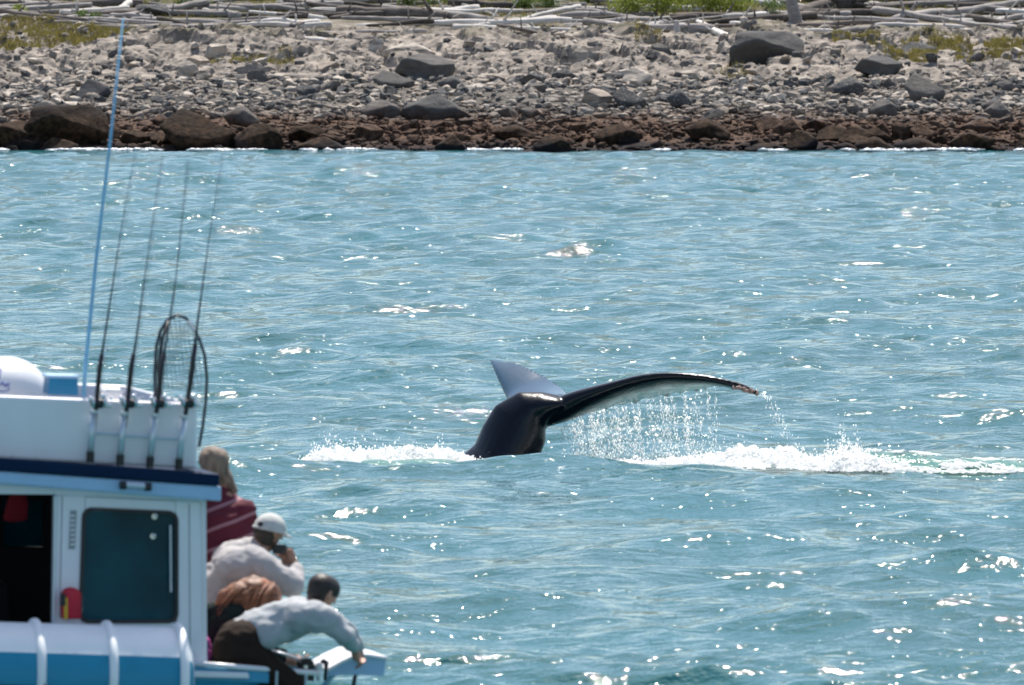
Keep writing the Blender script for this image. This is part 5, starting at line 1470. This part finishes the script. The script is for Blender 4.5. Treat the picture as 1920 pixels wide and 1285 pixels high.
# P3: reddish long hair, dark top, bent forward
w = .8; loc = H(430, 1450, w); per = person("person with long reddish-blond hair bending forward between the two men", DN(loc, DECK))
hc = H(483, 1118, w); hip = H(410, 1250, w); ch = H(435, 1165, w); fd = Vector((.9, .3, -.45))
b = MB(); head(b, hc, fd, (.4, 0, 1)); limb(b, [H(462, 1140, w), ch, hip], [.065, .13, .13])
limb(b, [H(455, 1165, w - .16), H(490, 1220, w - .1), H(530, 1238, w + .05)], [.045, .038, .028]); hand(b, H(534, 1238, w + .06), (1, 0, -.2), (0, 1, 0))
limb(b, [H(450, 1160, w + .16), H(490, 1215, w + .2), H(535, 1232, w + .2)], [.045, .038, .028]); hand(b, H(538, 1232, w + .2), (1, 0, -.2), (0, 1, 0))
for dw in (-.1, .1):
    kn = H(450, 1370, w + dw); ft = DN(H(410, 1450, w + dw), DECK + .08); limb(b, [hip + Vector((0, dw, -.03)), kn, ft], [.09, .06, .037]); capsule(b, DN(ft, DECK + .035), .035, DN(ft, DECK + .035) + Vector((.15, .05, 0)), .03)
mesh_obj("body", remeshed("body", b, .009, m_skin), per)
b = MB(); limb(b, [H(462, 1148, w), ch, H(415, 1190, w), hip], [.10, .16, .155, .14]); capsule(b, H(440, 1160, w - .14), .10, H(438, 1155, w + .14), .10); capsule(b, H(402, 1160, w), .10, H(398, 1200, w), .11)
limb(b, [H(455, 1165, w - .16), H(490, 1220, w - .1), H(524, 1236, w + .03)], [.07, .055, .04]); limb(b, [H(450, 1160, w + .16), H(490, 1215, w + .2), H(528, 1231, w + .19)], [.07, .055, .04])
mesh_obj("jacket", garment("jacket", b, .012, cloth("black_green_jacket", (.008, .016, .016))), per)
b = MB()
for dw in (-.1, .1): limb(b, [hip + Vector((0, dw * .7, 0)), H(450, 1370, w + dw), DN(H(410, 1450, w + dw), DECK + .1)], [.13, .085, .065])
mesh_obj("trousers", garment("trousers", b, .014, m_trous), per)
m_hair3 = simple("reddish_blond_hair", (.24, .095, .045), .5, var=.6, scale=4, bump=.012, bscale=20, aniso=(2, 2, 9))
b = MB(); capsule(b, H(487, 1112, w), .100, H(478, 1112, w), .104); limb(b, [H(478, 1108, w - .04), H(450, 1112, w - .06), H(425, 1122, w - .06), H(412, 1136, w - .04)], [.098, .08, .062, .04])
limb(b, [H(485, 1125, w - .07), H(455, 1138, w - .10), H(430, 1152, w - .08)], [.06, .06, .03]); capsule(b, H(508, 1112, w - .03), .062, H(518, 1128, w - .05), .045)
hr_ = random.Random(9); locks = []
for k in range(46):
    t = hr_.random(); a0 = H(470 + 50 * t, 1086 + 14 * abs(t - .4), w - .06 + .05 * hr_.random()); e0 = H(405 + 90 * t + hr_.uniform(-8, 8), 1132 + 26 * hr_.random() + 10 * t, w - .14 + hr_.uniform(-.03, .05))
    m0 = a0.lerp(e0, .5) + Vector((hr_.uniform(-.02, .02), -.05, .035)); locks.append([a0, m0, e0])
mesh_obj("hair", hair_mesh(b, m_hair3, locks), per)

# P5: someone small in pink, almost hidden by the wheelhouse corner
w = .45; loc = H(382, 1450, w); per = person("person in pink of whom only a sliver shows at the wheelhouse corner", DN(loc, DECK))
b = MB(); head(b, H(352, 1150, w + .12), (.9, .4, 0), (0, 0, 1), .85); limb(b, [H(352, 1178, w + .12), H(358, 1210, w + .1), H(358, 1300, w + .1)], [.045, .10, .10])
for dw in (-.07, .07): limb(b, [H(358, 1305, w + .1 + dw), H(364, 1370, w + .1 + dw), DN(H(360, 1440, w + .1 + dw), DECK + .06)], [.07, .045, .03]); capsule(b, DN(H(360, 1440, w + .1 + dw), DECK + .035), .03, DN(H(360, 1440, w + .1 + dw), DECK + .035) + Vector((.12, .05, 0)), .027)
limb(b, [H(376, 1200, w), H(384, 1250, w), H(392, 1285, w)], [.04, .03, .022]); hand(b, H(393, 1288, w), (.3, 0, -1), (0, -1, 0), .5, .8)
mesh_obj("body", remeshed("body", b, .009, m_skin), per)
b = MB(); limb(b, [H(356, 1190, w + .1), H(362, 1215, w + .08), H(360, 1300, w + .1)], [.08, .115, .115]); limb(b, [H(378, 1204, w), H(384, 1250, w), H(390, 1278, w)], [.052, .042, .034])
mesh_obj("pink_top", garment("pink_top", b, .01, cloth("pink_fleece", (.62, .13, .42))), per)
b = MB(); capsule(b, H(349, 1142, w + .10), .085, H(350, 1150, w + .1), .082); mesh_obj("hair", remeshed("hair", b, .009, simple("brown_hair", (.08, .05, .03), .6)), per)

# P4: pale shirt, leaning out over the bow with one arm down
w = .3; loc = H(450, 1450, w); per = person("dark haired person in a pale shirt and brown trousers leaning over the bow", DN(loc, DECK))
hc = H(606, 1113, w + .05); hip = H(447, 1212, w); nk = H(590, 1138, w)
shr = H(610, 1160, w - .14); elr = H(648, 1190, w - .12); wrr = H(664, 1216, w + .2)
shl = H(602, 1150, w + .26); ell = H(655, 1188, w + .42); wrl = H(672, 1216, w + .6)
fd = Vector((.75, .6, -.35))
b = MB(); head(b, hc, fd, (.35, .1, 1)); capsule(b, hc + Vector((-.03, 0, -.05)), .058, nk, .06); limb(b, [nk, H(545, 1163, w), hip], [.065, .095, .11])
limb(b, [shr, elr, wrr], [.05, .04, .028]); hand(b, wrr, (.2, .5, -.8), (0, 1, 0), .9); limb(b, [shl, ell, wrl], [.05, .04, .028]); hand(b, wrl, (.2, .3, -.8), (0, -1, 0), .9)
kn1 = H(548, 1292, w - .1); ft1 = DN(H(440, 1420, w - .12), DECK + .05); kn2 = H(470, 1345, w + .14); ft2 = DN(H(420, 1450, w + .14), DECK + .09)
limb(b, [hip + Vector((0, -.1, -.05)), kn1, H(520, 1420, w - .12)], [.10, .065, .042]); capsule(b, DN(H(520, 1420, w - .12), DECK + .04), .04, DN(H(520, 1420, w - .12), DECK + .04) + Vector((.16, 0, 0)), .035)
limb(b, [hip + Vector((0, .1, -.05)), kn2, ft2], [.10, .065, .042]); capsule(b, DN(ft2, DECK + .04), .04, DN(ft2, DECK + .04) + Vector((.16, .05, 0)), .035)
mesh_obj("body", remeshed("body", b, .009, m_skin), per)
m_shirt4 = cloth("pale_blue_grey_shirt", (.42, .435, .45))
b = MB(); limb(b, [H(585, 1148, w + .04), H(562, 1156, w + .03), H(525, 1168, w), H(485, 1182, w), H(462, 1196, w)], [.085, .13, .135, .135, .135])
capsule(b, H(590, 1152, w - .12), .085, H(588, 1146, w + .22), .085); capsule(b, H(560, 1158, w - .1), .10, H(558, 1154, w + .15), .10)
limb(b, [H(590, 1158, w - .13), shr, elr, H(662, 1212, w + .18)], [.095, .08, .060, .042]); limb(b, [H(588, 1150, w + .24), shl, ell, H(670, 1212, w + .58)], [.09, .075, .058, .042])
capsule(b, H(500, 1190, w - .08), .10, H(520, 1182, w - .08), .09)
mesh_obj("shirt", garment("shirt", b, .012, m_shirt4), per)
m_tr4 = cloth("dark_brown_trousers", (.028, .018, .013))
b = MB(); capsule(b, H(452, 1206, w - .08), .15, H(450, 1208, w + .08), .15); limb(b, [hip + Vector((0, -.08, -.02)), H(490, 1250, w - .1), kn1, H(522, 1405, w - .12)], [.16, .115, .09, .07])
limb(b, [hip + Vector((0, .08, -.02)), kn2, ft2 + Vector((0, 0, .04))], [.15, .1, .07])
mesh_obj("trousers", garment("trousers", b, .012, m_tr4), per)
b = MB(); u_ = Vector((.3, .1, 1)).normalized(); fn = fd.normalized()
capsule(b, hc - fn * .028 + u_ * .034, .090, hc + fn * .02 + u_ * .036, .086); capsule(b, hc - fn * .04 - u_ * .02, .074, hc - fn * .038 - u_ * .045, .062)
mesh_obj("hair", remeshed("hair", b, .009, simple("very_dark_hair", (.018, .010, .008), .5, var=.5, scale=30, bump=.006, bscale=90)), per)
